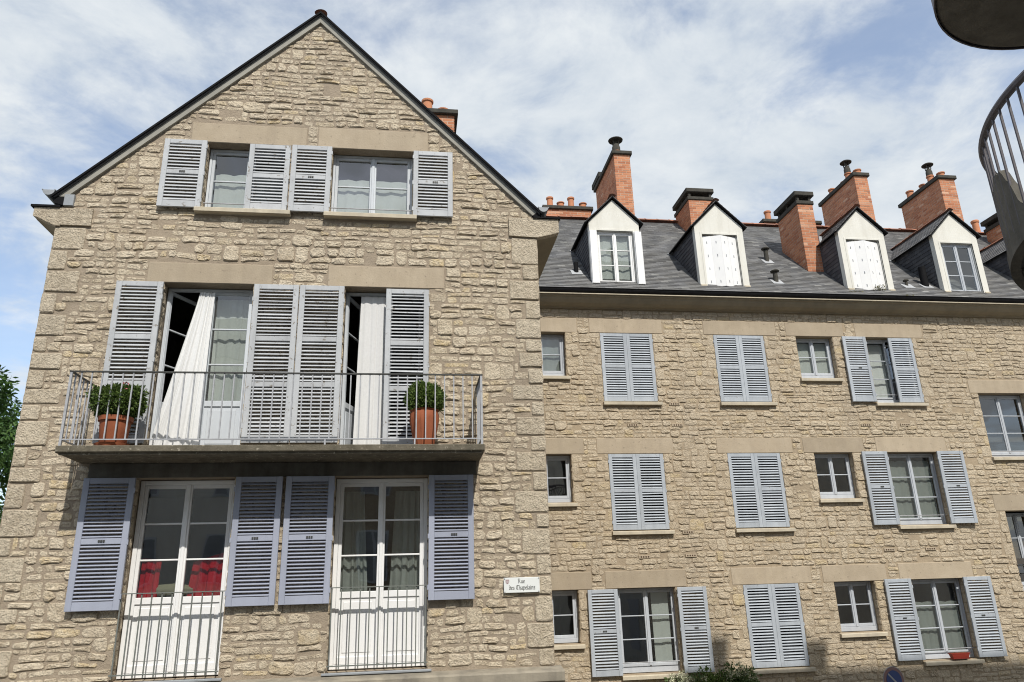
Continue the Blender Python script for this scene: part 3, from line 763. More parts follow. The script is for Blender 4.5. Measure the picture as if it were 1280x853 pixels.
bar = MB().box(-.0075, .0075, -.0075, .0075, 0, zr-zb-.030).mesh('baluster', (0, 0, 0), [IRON])
n = 42
for i in range(1, n): link('baluster', bar, bal, (fx0+(fx1-fx0)*i/n, fy, zb+.015))
for xx in (fx0, fx1):
    for k in range(1, 6): link('baluster', bar, bal, (xx, fy+(YG-fy)*k/6, zb+.015))
for xx in (fx0, fx1): MB().box(xx-.014, xx+.014, fy-.014, fy+.014, 1.69, zr-.015).build('post', IRON, bal)
for i in range(4): xx = fx0+(fx1-fx0)*(.17+.22*i); MB().box(xx-.01, xx+.01, fy-.009, fy+.009, 1.69, zb).build('foot', IRON, bal)
# chimney behind the gable
chimney(house, -.12, .78, 13.0, 13.66, 6.9, 9.22, 'slab', [(.23, 13.16, .34, .115), (.56, 13.3, .22, .125)], .075)

# ================================================================== LONG APARTMENT BUILDING
YR = 15.0
apt = thing('apartment_building', 'long tan stone apartment building with slate roof, dormers and brick chimneys', 'building', (9, YR, -H))
XL, XR_ = 1.86, 19.5
P1, P2, WW, XX, YY, W0, SW = (4.095, 5.292), (6.722, 7.92), (8.703, 9.609), (10.44, 11.60), (10.44, 11.65), (2.72, 3.312), (12.99, 14.2)
rows = [(5.215, 3.66, 4.225), (2.53, .965, 1.545), (-.152, -1.72, -1.13)]
RH = []; RLN = []
for i, (zt, zb_, zs_) in enumerate(rows):
    RH += [(*P1, zb_, zt), (*P2, zb_, zt), (*WW, zs_, zt), (*(XX if i == 0 else YY), zb_, zt), (*W0, zs_, zt)]
    for a, b in ((2.5, 3.58), (3.86, 5.53), (6.50, 8.225), (8.475, 9.90), (10.195, 11.895)): RLN.append((a, b, zt, zt+.335))
RH += [(*SW, 2.42, 3.89), (*SW, -.95, 1.22)]
RLN += [(12.79, 14.45, 3.89, 4.21), (12.76, 14.45, 1.22, 1.575)]
rl_ = lambda z: XL
rr_ = lambda z: XR_
wallr = wall_sheet(rl_, rr_, -H, 5.77, RH, YR, .22)
wallr.add([(XR_, YR, -H), (XR_, 22.3, -H), (XR_, 22.3, 5.8), (XR_, YR, 5.8)], [(0, 1, 2, 3)])
wallr.add([(XR_, YR, 5.8), (XR_, 22.3, 5.8), (XR_, 18.62, 9.85)], [(0, 1, 2)])
wallr.add([(-5, 22.3, -H), (XR_, 22.3, -H), (XR_, 22.3, 6), (-5, 22.3, 6)], [(0, 1, 2, 3)])
wallr = wallr.build('stone_wall', MORTAR_R, apt)
for i, (a, b, c, d) in enumerate(RLN): MB().bbox(a, b, YR-.009-.002*(i % 2), YR+.04, c+.002, d, .008).build('lintel', LINTEL, wallr)
obs = RH + [(a-.008, b+.008, c, d+.01) for a, b, c, d in RLN]
SILLS = []
for zt, zb_, zs_ in rows: SILLS += [(P1[0]-.03, P1[1]+.07, zb_), (P2[0]-.03, P2[1]+.07, zb_), (WW[0]-.05, WW[1]+.05, zs_), (YY[0]-.07, YY[1]+.03, zb_), (W0[0]-.05, W0[1]+.06, zs_)]
obs += [(a, b, z-.10, z+.005) for a, b, z in SILLS]
vents = [(5.652, 3.605), (4.682, 3.141), (5.668, 3.141), (10.054, 3.14), (11.008, 3.149), (5.671, .905), (4.706, .439), (5.685, .444), (10.067, .461), (11.023, .461), (7.1, 3.14), (7.1, .45)]
vents = vents[:10]
obs += [(x-.13, x+.13, z-.04, z+.04) for x, z in vents]
# dressed jamb stones beside openings
rj = random.Random(31); jam = []
for a, b, c, d in RH:
    for sgn, xe in ((-1, a), (1, b)):
        if xe < 2.8: continue
        z = c; k = rj.randint(0, 1)
        while z < d-.05:
            h = rj.uniform(.13, .26); h = d-z if d-z-h < .1 else h
            wd = rj.uniform(.18, .30) if k % 2 else rj.uniform(.09, .15)
            jam.append((xe-wd, xe, z, z+h) if sgn < 0 else (xe, xe+wd, z, z+h)); z += h; k += 1
jq = []
for a, b, c, d in jam: jq.append([(a+.006, c+.007), (b-.006, c+.007), (b-.006, d-.007), (a+.006, d-.007)])
obs += jam
qs = masonry(rl_, rr_, -2.7, 5.76, obs, random.Random(14), .16, .26, .11, .34, (.004, .011), .24)
lay(qs+jq, wallr, YR, STONE_R, random.Random(15), .004, .024)
for hx0, hx1, hz0, hz1 in RH:
    if hx1 not in (P2[1],): reveal_stones(wallr, hx1, hz0, hz1, YR, .14, -1, STONE_R)
# floors and back inside
ib = MB(); ib.box(XL, XR_, 18.4, 18.5, -H, 5.9)
for z in (-2.45, .22, 2.92, 5.72): ib.box(XL, XR_-.02, YR+.23, 18.39, z-.12, z)
for xx in (3.6, 6.0, 8.3, 10.0, 12.4): ib.box(xx, xx+.1, YR+.24, 18.39, -H, 5.58)
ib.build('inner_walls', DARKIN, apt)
# cornice, gutter, roof
MB().prism([(YR, 5.76), (YR-.06, 5.765), (YR-.07, 5.785), (YR-.14, 5.80), (YR-.22, 5.84), (YR-.28, 5.90), (YR-.31, 5.95), (YR-.335, 5.955), (YR-.335, 5.985), (YR, 5.985)], 'x', XL, XR_).build('cornice', CORNICE, apt)
MB().box(XL, XR_, YR-.375, YR-.02, 5.988, 6.007).build('cornice_flashing', SILL, apt)
half_gutter(apt, (XL, YR-.25, 6.135), (XR_, YR-.25, 6.135), .105, GUTTER)
MB().box(XL, XR_, YR-.14, YR-.10, 6.018, 6.15).build('fascia', GUTTER, apt)
KS = .97; cs = 1/math.hypot(1, KS)
def rz(y): return 6.12+KS*(y-14.7)
rfm = MB(); rfm.prism([(14.72, rz(14.72)), (18.62, rz(18.62)), (22.6, rz(14.64)), (22.6, rz(14.64)-.07), (18.62, rz(18.62)-.08), (14.72, rz(14.72)-.05)], 'x', XL, XR_+.1)
rfo = rfm.build('roof', SLATE_D, apt)
sm = MB(); slates(sm, (XL, 14.70, rz(14.70)+.003), (1, 0, 0), (0, cs, KS*cs), (0, -KS*cs, cs), XR_-XL, (18.60-14.70)/cs, .19, .09, None, random.Random(3))
sm.build('slates', SLATE, rfo, kind='stuff')
ridge(rfo, (XL, 18.62, rz(18.62)+.03), (XR_, 18.62, rz(18.62)+.03), 48, .11)
# dormers
def dormer(c, kind):
    y = YR; hw = .60
    ow = (c-.43, c+.44); oz = (6.42, 7.735)
    fb = MB()
    fb.box(c-hw, ow[0], y, y+.14, 6.1, oz[1]); fb.box(ow[1], c+hw, y, y+.14, 6.1, oz[1]); fb.box(ow[0]+.0, ow[1], y+.001, y+.139, 6.1, oz[0]-.02)
    fb.prism([(c-hw, oz[1]), (c+hw, oz[1]), (c+hw, 7.95), (c, 8.55), (c-hw, 7.95)], 'y', y, y+.14)
    d = fb.build('dormer', CREAM, apt, (c, y, 6.3))
    # the thin raised architrave round the opening
    ab = MB(); ab.bbox(ow[0]-.05, ow[0], y-.008, y+.02, 6.40, oz[1]+.05, .003); ab.bbox(ow[1], ow[1]+.05, y-.008, y+.02, 6.40, oz[1]+.05, .003); ab.bbox(ow[0], ow[1], y-.0085, y+.02, oz[1], oz[1]+.05, .003)
    ab.build('architrave', CREAM, d)
    for s in (-1, 1):
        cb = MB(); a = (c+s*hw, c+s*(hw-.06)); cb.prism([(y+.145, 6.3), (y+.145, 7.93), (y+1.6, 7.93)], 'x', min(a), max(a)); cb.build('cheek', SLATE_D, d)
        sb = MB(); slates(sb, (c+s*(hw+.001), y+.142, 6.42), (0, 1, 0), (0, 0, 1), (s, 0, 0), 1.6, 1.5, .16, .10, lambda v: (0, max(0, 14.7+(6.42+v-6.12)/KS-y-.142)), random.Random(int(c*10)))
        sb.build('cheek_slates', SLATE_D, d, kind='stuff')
        e, r = Vector((c+s*.70, 0, 7.915)), Vector((c, 0, 8.615))
        ye, yr_ = 14.7+(7.915-6.12)/KS+.05, 14.7+(8.615-6.12)/KS+.05; yf = y-.07
        n_ = Vector((s*.7071, 0, .7071)); t = n_*-.022
        pts = [Vector((e.x, yf, e.z)), Vector((r.x, yf, r.z)), Vector((r.x, yr_, r.z)), Vector((e.x, ye, e.z))]
        rbm = MB(); rbm.add([tuple(p) for p in pts]+[tuple(p+t) for p in pts], [(0, 1, 2, 3), (7, 6, 5, 4), (0, 4, 5, 1), (1, 5, 6, 2), (2, 6, 7, 3), (3, 7, 4, 0)])
        rbm.build('dormer_roof', GUTTER, d)
        sb = MB(); L = (r-e).length; slates(sb, (e.x, yf, e.z), (0, 1, 0), tuple((r-e).normalized()), tuple(n_), 3, L, .2, .11, lambda v: (0, ye-yf+(yr_-ye)*v/L), random.Random(int(c*7)))
        sb.build('roof_slates', SLATE, d, kind='stuff')
        fl = MB(); fl.prism([(c+s*.58, 7.90), (c+s*.70, 7.88), (c+s*.74, 7.93), (c+s*.6, 7.96)], 'y', ye-.1, ye+.08); fl.build('flashing', LEAD, d)
    ridge(d, (c, y-.075, 8.645), (c, 14.7+(8.645-6.12)/KS, 8.645), 8, .075)
    MB().bbox(ow[0]-.17, ow[0]-.02, y-.03, y+.1, 6.28, 6.44, .01).build('corbel', SILL, d)
    MB().bbox(ow[1]+.02, ow[1]+.17, y-.03, y+.1, 6.28, 6.44, .01).build('corbel', SILL, d)
    if kind == 'closed':
        xs = [ow[0]+.015+i*(ow[1]-ow[0]-.03)/4 for i in range(5)]; ys = [y+.05, y+.02, y-.055, y+.015, y+.05]
        for i in range(4):
            q = MB(); q.add([(xs[i], ys[i], 6.405), (xs[i+1]-.002, ys[i+1], 6.405), (xs[i+1]-.002, ys[i+1]+.025, 6.405), (xs[i], ys[i]+.025, 6.405),
                              (xs[i], ys[i], 7.70), (xs[i+1]-.002, ys[i+1], 7.70), (xs[i+1]-.002, ys[i+1]+.025, 7.70), (xs[i], ys[i]+.025, 7.70)],
                             [(0, 3, 2, 1), (4, 5, 6, 7), (0, 1, 5, 4), (1, 2, 6, 5), (2, 3, 7, 6), (3, 0, 4, 7)])
            q.build('folding_shutter', WHITE, d)
            sl_ = MB(); mx, my = (xs[i]+xs[i+1])/2, (ys[i]+ys[i+1])/2
            for zz_ in (6.50, 6.83, 7.16, 7.50): sl_.box(mx-.012, mx+.004, my-.006, my+.01, zz_, zz_+.06)
            sl_.build('shutter_slots', ZINC, d)
    else:
        window(apt, ow[0]+.005, ow[1]-.005, 6.41, 7.73, y+.06, 2, 3, WHITE if kind == 'open' else FR_GREY, fw=.035)
        if kind == 'open':
            for s, xe in ((-1, ow[0]), (1, ow[1])):
                for k in range(2):
                    a, b = (xe-.19, xe-.004) if s < 0 else (xe+.004, xe+.19)
                    MB().bbox(a+.012*k, b-.012*k, y-.052-.03*k, y-.026-.03*k, 6.38, 7.70, .004).build('folding_shutter', WHITE, d)
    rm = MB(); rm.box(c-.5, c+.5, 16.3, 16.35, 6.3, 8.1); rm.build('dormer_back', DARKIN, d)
    return d
for c_, k_ in ((4.61, 'open'), (7.17, 'closed'), (10.83, 'closed'), (13.35, 'window'), (16.05, 'window')): dormer(c_, k_)
# chimneys along the roof
chimney(apt, 3.78, 5.18, 19.0, 19.5, 8.9, 10.44, 'slab', [(3.98, 19.15, .36, .10), (4.30, 19.15, .20, .11), (4.62, 19.15, .38, .10), (4.98, 19.15, .20, .11)])
K1 = chimney(apt, 5.54, 6.00, 17.5, 19.6, 8.6, 11.43, 'slab', [(5.72, 17.78, .20, .13, True)] if False else [])
pot(K1, 5.72, 17.80, 11.53, .17, .125, True)
MB().bbox(5.46, 6.08, 18.9, 19.75, 11.56, 11.72, .015).build('top_slab', CAPST, K1)
MB().box(5.53, 6.0, 18.95, 19.7, 11.50, 11.56).build('post', CAPST, K1)
chimney(apt, 7.64, 8.35, 17.6, 18.66, 8.7, 10.14, 'vent', [], .05)
chimney(apt, 9.80, 10.22, 15.82, 16.87, 7.0, 9.12, 'vent', [], .055)
K4 = chimney(apt, 12.78, 13.19, 17.5, 19.32, 8.6, 11.10, 'slab', [(12.98, 18.95, .30, .10), (13.1, 18.45, .28, .10)])
pot(K4, 12.92, 17.95, 11.2, .26, .10, True); pot(K4, 13.07, 17.72, 11.2, .24, .11)
K5 = chimney(apt, 15.52, 16.02, 17.5, 19.28, 8.6, 11.15, 'slab', [(15.66, 18.95, .30, .11), (15.78, 18.5, .28, .10)])
pot(K5, 15.66, 17.98, 11.25, .28, .10, True); pot(K5, 15.84, 17.75, 11.25, .26, .11)
chimney(apt, 17.2, 17.75, 16.9, 18.1, 8.0, 9.72, 'vent', [], .055)
chimney(apt, 10.60, 12.40, 19.0, 19.5, 8.9, 10.27, 'slab', [(10.82, 19.15, .36, .10), (11.6, 19.15, .2, .1)])
chimney(apt, 17.6, 19.0, 19.0, 19.5, 8.9, 10.1, 'slab', [(17.9, 19.15, .5, .11), (18.6, 19.2, .2, .1)])
def vent_pipe(x, y, h, r, cap):
    z = rz(y)-.05; mb = MB(); mb.lathe((x, y, z), [(r, 0), (r, h), (r*.8, h), (r*.8, h*.5)], 12)
    if cap: mb.lathe((x, y, z+h), [(r*.4, -.05), (r*.4, .03), (r*1.9, .035), (r*1.95, .055), (r*1.2, .08), (.003, .09)], 14)
    v = mb.build('vent_pipe', GUTTER if not cap else CAPST, apt, (x, y, z), True)
    fb = MB(); a = Vector((0, cs, KS*cs)); nn = Vector((0, -KS*cs, cs)); c = Vector((x, y, rz(y)))+nn*.022
    q = [c+Vector((-.13, 0, 0))-a*.16, c+Vector((.13, 0, 0))-a*.16, c+Vector((.13, 0, 0))+a*.1, c+Vector((-.13, 0, 0))+a*.1]
    fb.add([tuple(p) for p in q]+[tuple(p-nn*.012) for p in q], [(0, 1, 2, 3), (0, 4, 5, 1), (1, 5, 6, 2), (3, 2, 6, 7), (0, 3, 7, 4)])
    fb.build('flashing', LEAD, v)
for a in ((3.76, 15.46, .30, .055, False), (9.02, 16.33, .36, .055, True), (8.59, 15.27, .28, .055, True), (11.96, 15.24, .15, .035, True), (12.48, 15.27, .55, .085, False)): vent_pipe(*a)
# lead flashing strip and stepped soaker beside the stacks
MB().box(10.225, 10.30, 15.79, 15.83, 6.98, 8.2).build('flashing', LEAD, apt)

# windows, shutters, sills
yw = YR+.15
rs2 = random.Random(77)
for i, (zt, zb_, zs_) in enumerate(rows):
    window(apt, W0[0]+.005, W0[1]-.005, zs_+.01, zt-.006, yw, 1, 2, FR_GREY, sill=(W0[0]-.05, W0[1]+.06, zs_, YR-.075, yw), fw=.05, low=.03)
    window(apt, WW[0]+.005, WW[1]-.005, zs_+.01, zt-.006, yw, 2, 2, FR_GREY, sill=(WW[0]-.05, WW[1]+.05, zs_, YR-.075, yw), low=.05)
    x0_, x1_ = XX if i == 0 else YY
    window(apt, x0_+.005, x1_-.005, zb_+.01, zt-.006, yw, 2, 3, FR_GREY, sill=(x0_-.07, x1_+.03, zb_, YR-.085, yw), low=.05, bar=zb_+.2, angs={1: R(-35)} if i == 0 else None)
    J = dict(mat=SH_GREY, joined=(i == 0), rng=rs2, panels=2, pitch=.052, worn=.3, tilt=(56, 47, 40)[i])
    def closed(a, b):
        m = (a+b)/2
        shutter(apt, a+.004, m-.001, zb_+.01, zt-.004, YR-.02, hinge='l', latch=False, **J)
        shutter(apt, m+.001, b-.004, zb_+.01, zt-.004, YR-.02, hinge='r', latch=False, **J)
        sill_stone(apt, a-.03, b+.07, zb_, YR-.085, YR+.15)
    closed(*P2)
    if i < 2: closed(*P1)
    else:
        window(apt, P1[0]+.005, P1[1]+.02, zb_+.01, zt-.006, yw, 2, 3, FR_GREY, sill=(P1[0]-.03, P1[1]+.07, zb_, YR-.085, yw), low=.07, bar=zb_+.2)
        shutter(apt, 3.492, 4.098, -1.735, -.158, YR-.085, hinge='r', **J)
        shutter(apt, 5.33, 5.922, -1.735, -.158, YR-.085, hinge='l', lean=R(-4), **J)
    if i == 0:
        shutter(apt, 9.855, 10.44, 3.685, 5.235, YR-.085, hinge='r', **J)
        shutter(apt, 11.0, 11.60, 3.67, 5.21, YR-.03, hinge='r', latch=False, label='grey shutter leaf closed over half of the top right window', **J)
    else:
        dz = (zt-2.53)
        shutter(apt, 9.84, 10.442, .978+dz, 2.555+dz, YR-.085, hinge='r', **J)
        shutter(apt, 11.652, 12.262, .978+dz, 2.555+dz, YR-.085, hinge='l', lean=R(-3), **J)
window(apt, SW[0]+.005, SW[1]-.005, 2.43, 3.88, yw, 2, 3, FR_GREY, sill=(SW[0]-.03, SW[1]+.06, 2.42, YR-.075, yw), low=.05, bar=2.55)
window(apt, SW[0]+.005, SW[1]-.005, -.94, 1.21, yw+.3, 2, 3, FR_GREY, panel=.6, low=.03)
sr = MB().box(SW[0]-.02, SW[1]+.02, YR-.04, YR-.01, .06, .085).build('window_rail', IRON_D, apt, (13.6, YR, -.9))
MB().box(SW[0]-.02, SW[1]+.02, YR-.035, YR-.015, -.12, -.10).build('bar', IRON_D, sr)
MB().box(SW[0]-.02, SW[1]+.02, YR-.035, YR-.015, -.62, -.60).build('bar', IRON_D, sr)
for x, z in vents:
    mb = MB().bbox(x-.12, x+.12, YR-.022, YR+.02, z-.032, z+.032, .004)
    vo = mb.build('vent_brick', LINTEL, apt, (x, YR, z))
    hb = MB()
    for k in range(4): hb.box(x-.087+k*.05, x-.087+k*.05+.026, YR-.0245, YR-.0215, z-.013, z+.016)
    hb.build('vent_hole', plain_mat('vent_hole_brown', (.05, .03, .02), (.09, .05, .03), 30, .9, 40, 0) if 'vent_hole_brown' not in MATS else MATS['vent_hole_brown'], vo)  # solid dark brown blocks on the brick face, drawn as its holes

# ================================================================== NEIGHBOURING TOWN HOUSE (right of the camera, only its shadow is seen)
nb = thing('town_house', 'tall rendered town house standing right of the street beyond the frame, throwing chimney shadows', 'house', (12, 2, -H))
wb = MB().box(7.6, 19, -1.9, 5.9, -H, 8.0).build('wall', CREAM, nb)
rb = MB(); rb.prism([(-2.1, 7.9), (6.1, 7.9), (2.0, 13.1)], 'x', 7.5, 19.1); rb = rb.build('roof', SLATE_D, nb)
chimney(nb, 8.42, 8.68, 1.7, 2.0, 12.2, 13.6, 'slab', [])
chimney(nb, 10.40, 10.75, 1.7, 2.0, 12.2, 13.45, 'slab', [])
for z in (-2.2, .8, 3.8):
    for y in (0, 2.2, 4.4):
        q = MB(); q.box(7.56, 7.60, y-.5, y+.5, z, z+1.6).build('window', FR_OLD, nb)

# houses across the street behind the camera: what the lower window panes mirror
for i, (a, b, h, mt, lab) in enumerate(((-16, -5.02, 8.2, CREAM, 'cream rendered town house across the street behind the viewer, left'), (-5, 4.98, 9.0, STONE_R, 'stone town house across the street behind the viewer, middle'), (5, 16, 8.0, CREAM, 'cream rendered town house across the street behind the viewer, right'))):
    oh = thing('town_house', lab, 'house', ((a+b)/2, -9, -H), 'town houses across the street')
    wl_ = MB().box(a, b, -14, -7, -H, h).build('wall', mt, oh)
    MB().prism([(-14.2, h), (-6.8, h), (-10.5, h+3)], 'x', a, b).build('roof', SLATE_D, oh)
    n_ = 4
    for k in range(n_):
        for z in (-2.8, .2, 3.2, 6.0):
            x = a+(b-a)*(k+.5)/n_
            q = MB().box(x-.55, x+.55, -7.0, -6.95, z, z+1.7).build('window', FR_OLD, oh)
            for sx in (-1, 1): MB().box(x+sx*.27-.22, x+sx*.27+.22, -6.949, -6.944, z+.08, z+1.62).build('pane', ZINC, q)

# ================================================================== SPIRAL STAIR (upper right)
SX, SY, SR = 5.65, 3.72, 1.42
st = thing('spiral_staircase', 'dark concrete spiral staircase with iron railing, jutting in at the upper right', 'staircase', (SX, SY, -H))
def hz(a): return 2.28+.10*(a-R(180))          # height of the stair edge at angle a
A0, A1 = R(108), R(330)
def sp(r, a, z): return (SX+r*math.cos(a), SY+r*math.sin(a), z)
MB().lathe((SX, SY, 0), [(.16, -H), (.16, 8)], 16).build('newel', CONC2, st, None, True)
sb = MB(); n = 64; vs = []
for i in range(n+1):
    a = A0+(A1-A0)*i/n; z = hz(a)
    vs += [sp(SR+.02, a, z-.02), sp(SR+.02, a, z+.10), sp(SR-.05, a, z+.10), sp(SR-.05, a, z-.02)]
sb.add(vs, [(i*4+j, i*4+(j+1) % 4, (i+1)*4+(j+1) % 4, (i+1)*4+j) for i in range(n) for j in range(4)]+[(0, 1, 2, 3), (n*4+3, n*4+2, n*4+1, n*4)])
sb.build('stringer', CONC2, st, None, True)
for i in range(16):
    a = A0+(A1-A0)*i/16; b = A0+(A1-A0)*(i+1)/16; z = hz((a+b)/2)
    t = MB(); p = [sp(.15, a, 0), sp(SR-.051, a, 0), sp(SR-.051, (a+b)/2, 0), sp(SR-.051, b, 0), sp(.15, b, 0)]
    t.prism([(q[0], q[1]) for q in p], 'z', z-.0, z+.09); t.build('tread', CONC2, st)
pb_ = MB(); vs = []; n = 40
for i in range(n+1):
    a = R(100)+R(70)*i/n; z = hz(a); top = z+.64+.02*math.sin(a*37)+.015*math.sin(a*91)
    if i > n-9: top -= .085*(i-n+9)
    vs += [sp(SR+.008, a, z+.09), sp(SR+.008, a, top), sp(SR-.045, a, top), sp(SR-.045, a, z+.09)]
pb_.add(vs, [(i*4+j, i*4+(j+1) % 4, (i+1)*4+(j+1) % 4, (i+1)*4+j) for i in range(n) for j in range(4)]+[(0, 1, 2, 3), (n*4+3, n*4+2, n*4+1, n*4)])
pb_.build('parapet', CONC2, st, None, True)
hb = MB().tube([sp(SR, A0+(A1-A0)*i/90, hz(A0+(A1-A0)*i/90)+1.02) for i in range(91)], .03, 8)
hb.build('handrail', STAIR_IRON, st, None, True)
nb_ = 46
for i in range(nb_):
    a = A0+(A1-A0)*(i+.5)/nb_
    MB().tube([sp(SR, a, hz(a)+.09), sp(SR, a, hz(a)+1.0)], .0105, 6).build('baluster', STAIR_IRON, st)
# upper landing slab
lb = MB(); lb.lathe((5.72, 4.18, 4.95), [(.01, 0), (1.15, 0), (1.2, .03), (1.22, .05), (1.22, .20), (.01, .20)], 64)
lb.build('landing', CONC2, st, None, True)
MB().lathe((5.72, 4.18, 4.95), [(1.222, .02), (1.235, .02), (1.235, .21), (1.222, .21)], 64).build('landing_edge', STAIR_IRON, st, None, True)

# ================================================================== THINGS ON THE BUILDINGS
def potted(x, y, z, ph, r0, r1, fz, fr, leafm, label, n, sz, pink=False, ribs=False, seed=1, sq=(1, 1, 1)):
    t = thing('potted_plant', label, 'potted plant', (x, y, z), 'potted plants on the balcony'); rg = random.Random(seed)
    pb = MB(); m = 28
    pr = [(r0*.9, 0), (r0, .02), (r1*.95, ph*.84), (r1*1.06, ph*.85), (r1*1.08, ph), (r1*.96, ph), (r1*.9, ph*.9), (.01, ph*.9)]
    if ribs:
        for k in range(len(pr)): pass
        pr = [(r0*.95, 0), (r0, .03), (r0*1.16, ph*.3), (r1*1.0, ph*.7), (r1*1.0, ph*.88), (r1*.92, ph*.96), (r1*1.04, ph), (r1*.9, ph), (r1*.85, ph*.9), (.01, ph*.9)]
    pb.lathe((x, y, z), pr, m)
    if ribs:
        pb.v = [(x+(a-x)*(1+.03*math.cos(7*2*math.atan2(b-y, a-x))), y+(b-y)*(1+.03*math.cos(7*2*math.atan2(b-y, a-x))), c) for a, b, c in pb.v]
    pb.build('pot', TERRA, t, None, True)
    if not ribs: MB().lathe((x, y, z-.0), [(.01, -.02), (r0*1.25, -.02), (r0*1.35, .025), (r0*1.28, .025), (r0*1.2, -.005), (.01, -.005)], 28).build('saucer', TERRA, t, None, True)
    sb = MB()
    for k in range(9):
        a = rg.uniform(0, 6.28); rr = fr*rg.uniform(.2, .8)
        sb.tube([(x, y, z+ph*.85), (x+.4*rr*math.cos(a), y+.4*rr*math.sin(a), z+ph+.1), (x+rr*math.cos(a), y+rr*math.sin(a), fz+rg.uniform(-.1, .15))], [.012, .008, .003], 5)
    sb.build('stems', BARK, t)
    fb = MB(); foliage(fb, (x, y, fz), fr, n, sz, rg, .5, sq)
    for k in range(14): foliage(fb, (x+rg.uniform(-.8, .8)*fr*sq[0], y+rg.uniform(-.6, .6)*fr, fz+rg.uniform(-.5, .75)*fr*sq[2]), fr*.34, n//22, sz, rg, .2)
    fb.build('foliage', leafm, t)
    if pink:
        b = MB()
        for k in range(9):
            a = rg.uniform(0, 6.28); b.add([(x+.13+.03*math.cos(a), y-fr*.75+.02*math.sin(2*a), fz+fr*.66+.03*math.sin(a)), (x+.13+.05*math.cos(a+.5), y-fr*.78, fz+fr*.66+.05*math.sin(a+.5)), (x+.13+.045*math.cos(a+1), y-fr*.74, fz+fr*.66+.045*math.sin(a+1))], [(0, 1, 2)])
        b.build('flower', PINK, t)
potted(-3.62, 9.5, 1.725, .36, .15, .185, 2.27, .265, BUSHLEAF, 'bushy dark green plant with pink bloom in a terracotta pot with saucer on balcony', 4200, .05, True, False, 2, (1.15, 1, .82))
potted(.165, 9.5, 1.712, .47, .13, .185, 2.345, .235, BOXLEAF, 'clipped round box ball in a tall ribbed terracotta pot at the balcony end', 6500, .034, False, True, 3, (1.08, 1, .9))

# curtains
cloth('curtain', CURT, ((-2.98, 10.13, 4.03), (-2.78, 10.14, 4.03)), ((-3.33, 9.84, 1.74), (-2.74, 9.95, 1.74)), 5, .014, 'long white curtain blowing out of the open balcony window', nx=70, nz=30, ease=1.15, bulge=.04)
cloth('curtain', CURT, ((-.75, 10.16, 4.03), (-.30, 10.17, 4.03)), ((-.79, 10.12, 1.74), (-.30, 10.14, 1.74)), 4, .010, 'straight white curtain hanging beside the half-closed balcony shutter', nx=60, nz=16)
cloth('curtain', LACE, ((-2.79, 10.33, 4.0), (-2.26, 10.33, 4.0)), ((-2.79, 10.33, 2.48), (-2.26, 10.33, 2.48)), 4, .012, 'pale lace curtain behind the closed leaf of the balcony window', nx=40)
def cafe(x0, x1, zt, zb2, y, label, mat=LACE): cloth('curtain', mat, ((x0, y, zt), (x1, y, zt)), ((x0, y, zb2), (x1, y, zb2)), 5, .010, label, nx=44, scal_t=.02, nsc=4)
cafe(-2.98, -1.95, 5.98, 5.34, 10.25, 'scalloped lace half curtain in the upper left gable window')
cafe(-1.17, -.11, 5.98, 5.34, 10.25, 'scalloped lace half curtain in the upper right gable window')
cloth('curtain', RED, ((-3.38, 10.34, .62), (-2.32, 10.34, .60)), ((-3.38, 10.30, -.12), (-2.32, 10.30, -.12)), 5, .03, 'red half curtain behind the lower left glazed door', nx=60) if False else None
cloth('curtain', RED, ((-3.38, 10.34, .44), (-3.14, 10.34, .42)), ((-3.38, 10.30, -.10), (-3.15, 10.30, -.10)), 2, .02, 'narrow red curtain at the left of the lower left glazed door', nx=30)
cloth('curtain', RED, ((-2.76, 10.36, .38), (-2.30, 10.36, .52)), ((-2.80, 10.30, -.10), (-2.30, 10.30, -.10)), 3, .03, 'red curtain swept to the right of the lower left glazed door', nx=40)
cloth('curtain', SHEER, ((-.90, 10.36, 1.25), (-.62, 10.36, 1.25)), ((-.90, 10.36, -.08), (-.55, 10.36, -.08)), 4, .02, 'grey sheer curtain on the left of the lower right glazed door', nx=40)
cloth('curtain', SHEER, ((-.20, 10.36, 1.25), (.16, 10.36, 1.25)), ((-.26, 10.36, -.08), (.16, 10.36, -.08)), 4, .02, 'grey sheer curtain on the right of the lower right glazed door', nx=40)
cafe(10.5, 11.57, 2.36, 1.08, 15.25, 'grey net curtain in the middle right window of the long building', SHEER)
cafe(10.5, 11.57, -.62, -1.58, 15.25, 'scalloped net half curtain in the lower right window of the long building', SHEER)
cloth('curtain', CURT, ((10.5, 15.28, 5.12), (10.98, 15.28, 5.12)), ((10.5, 15.28, 3.75), (10.98, 15.28, 3.75)), 1, .006, 'flat white curtain in the half-shuttered top right window', nx=20)
cloth('curtain', LACE, ((4.85, 15.27, -.24), (5.20, 15.27, -.24)), ((4.85, 15.27, -1.58), (5.20, 15.27, -1.58)), 1, .006, 'pale straight curtain in the lower window beside the flowering shrub', nx=20)
cloth('curtain', LACE, ((8.75, 15.24, 5.12), (9.56, 15.24, 5.12)), ((8.75, 15.24, 4.30), (9.56, 15.24, 4.30)), 2, .006, 'plain pale net curtain in the small top window of the long building', nx=24)
cloth('curtain', SHEER, ((2.76, 15.24, 5.12), (3.27, 15.24, 5.12)), ((2.76, 15.24, 4.30), (3.27, 15.24, 4.30)), 2, .006, 'grey net curtain in the narrow top window beside the gabled house', nx=24)
cloth('curtain', LACE, ((4.22, 15.17, 7.66), (5.01, 15.17, 7.66)), ((4.22, 15.17, 6.46), (5.01, 15.17, 6.46)), 3, .012, 'added pale net curtain standing in for the sky reflection in the dormer window nearest the gable', nx=30)  # added cloth: its pale tone imitates sky mirrored in these panes
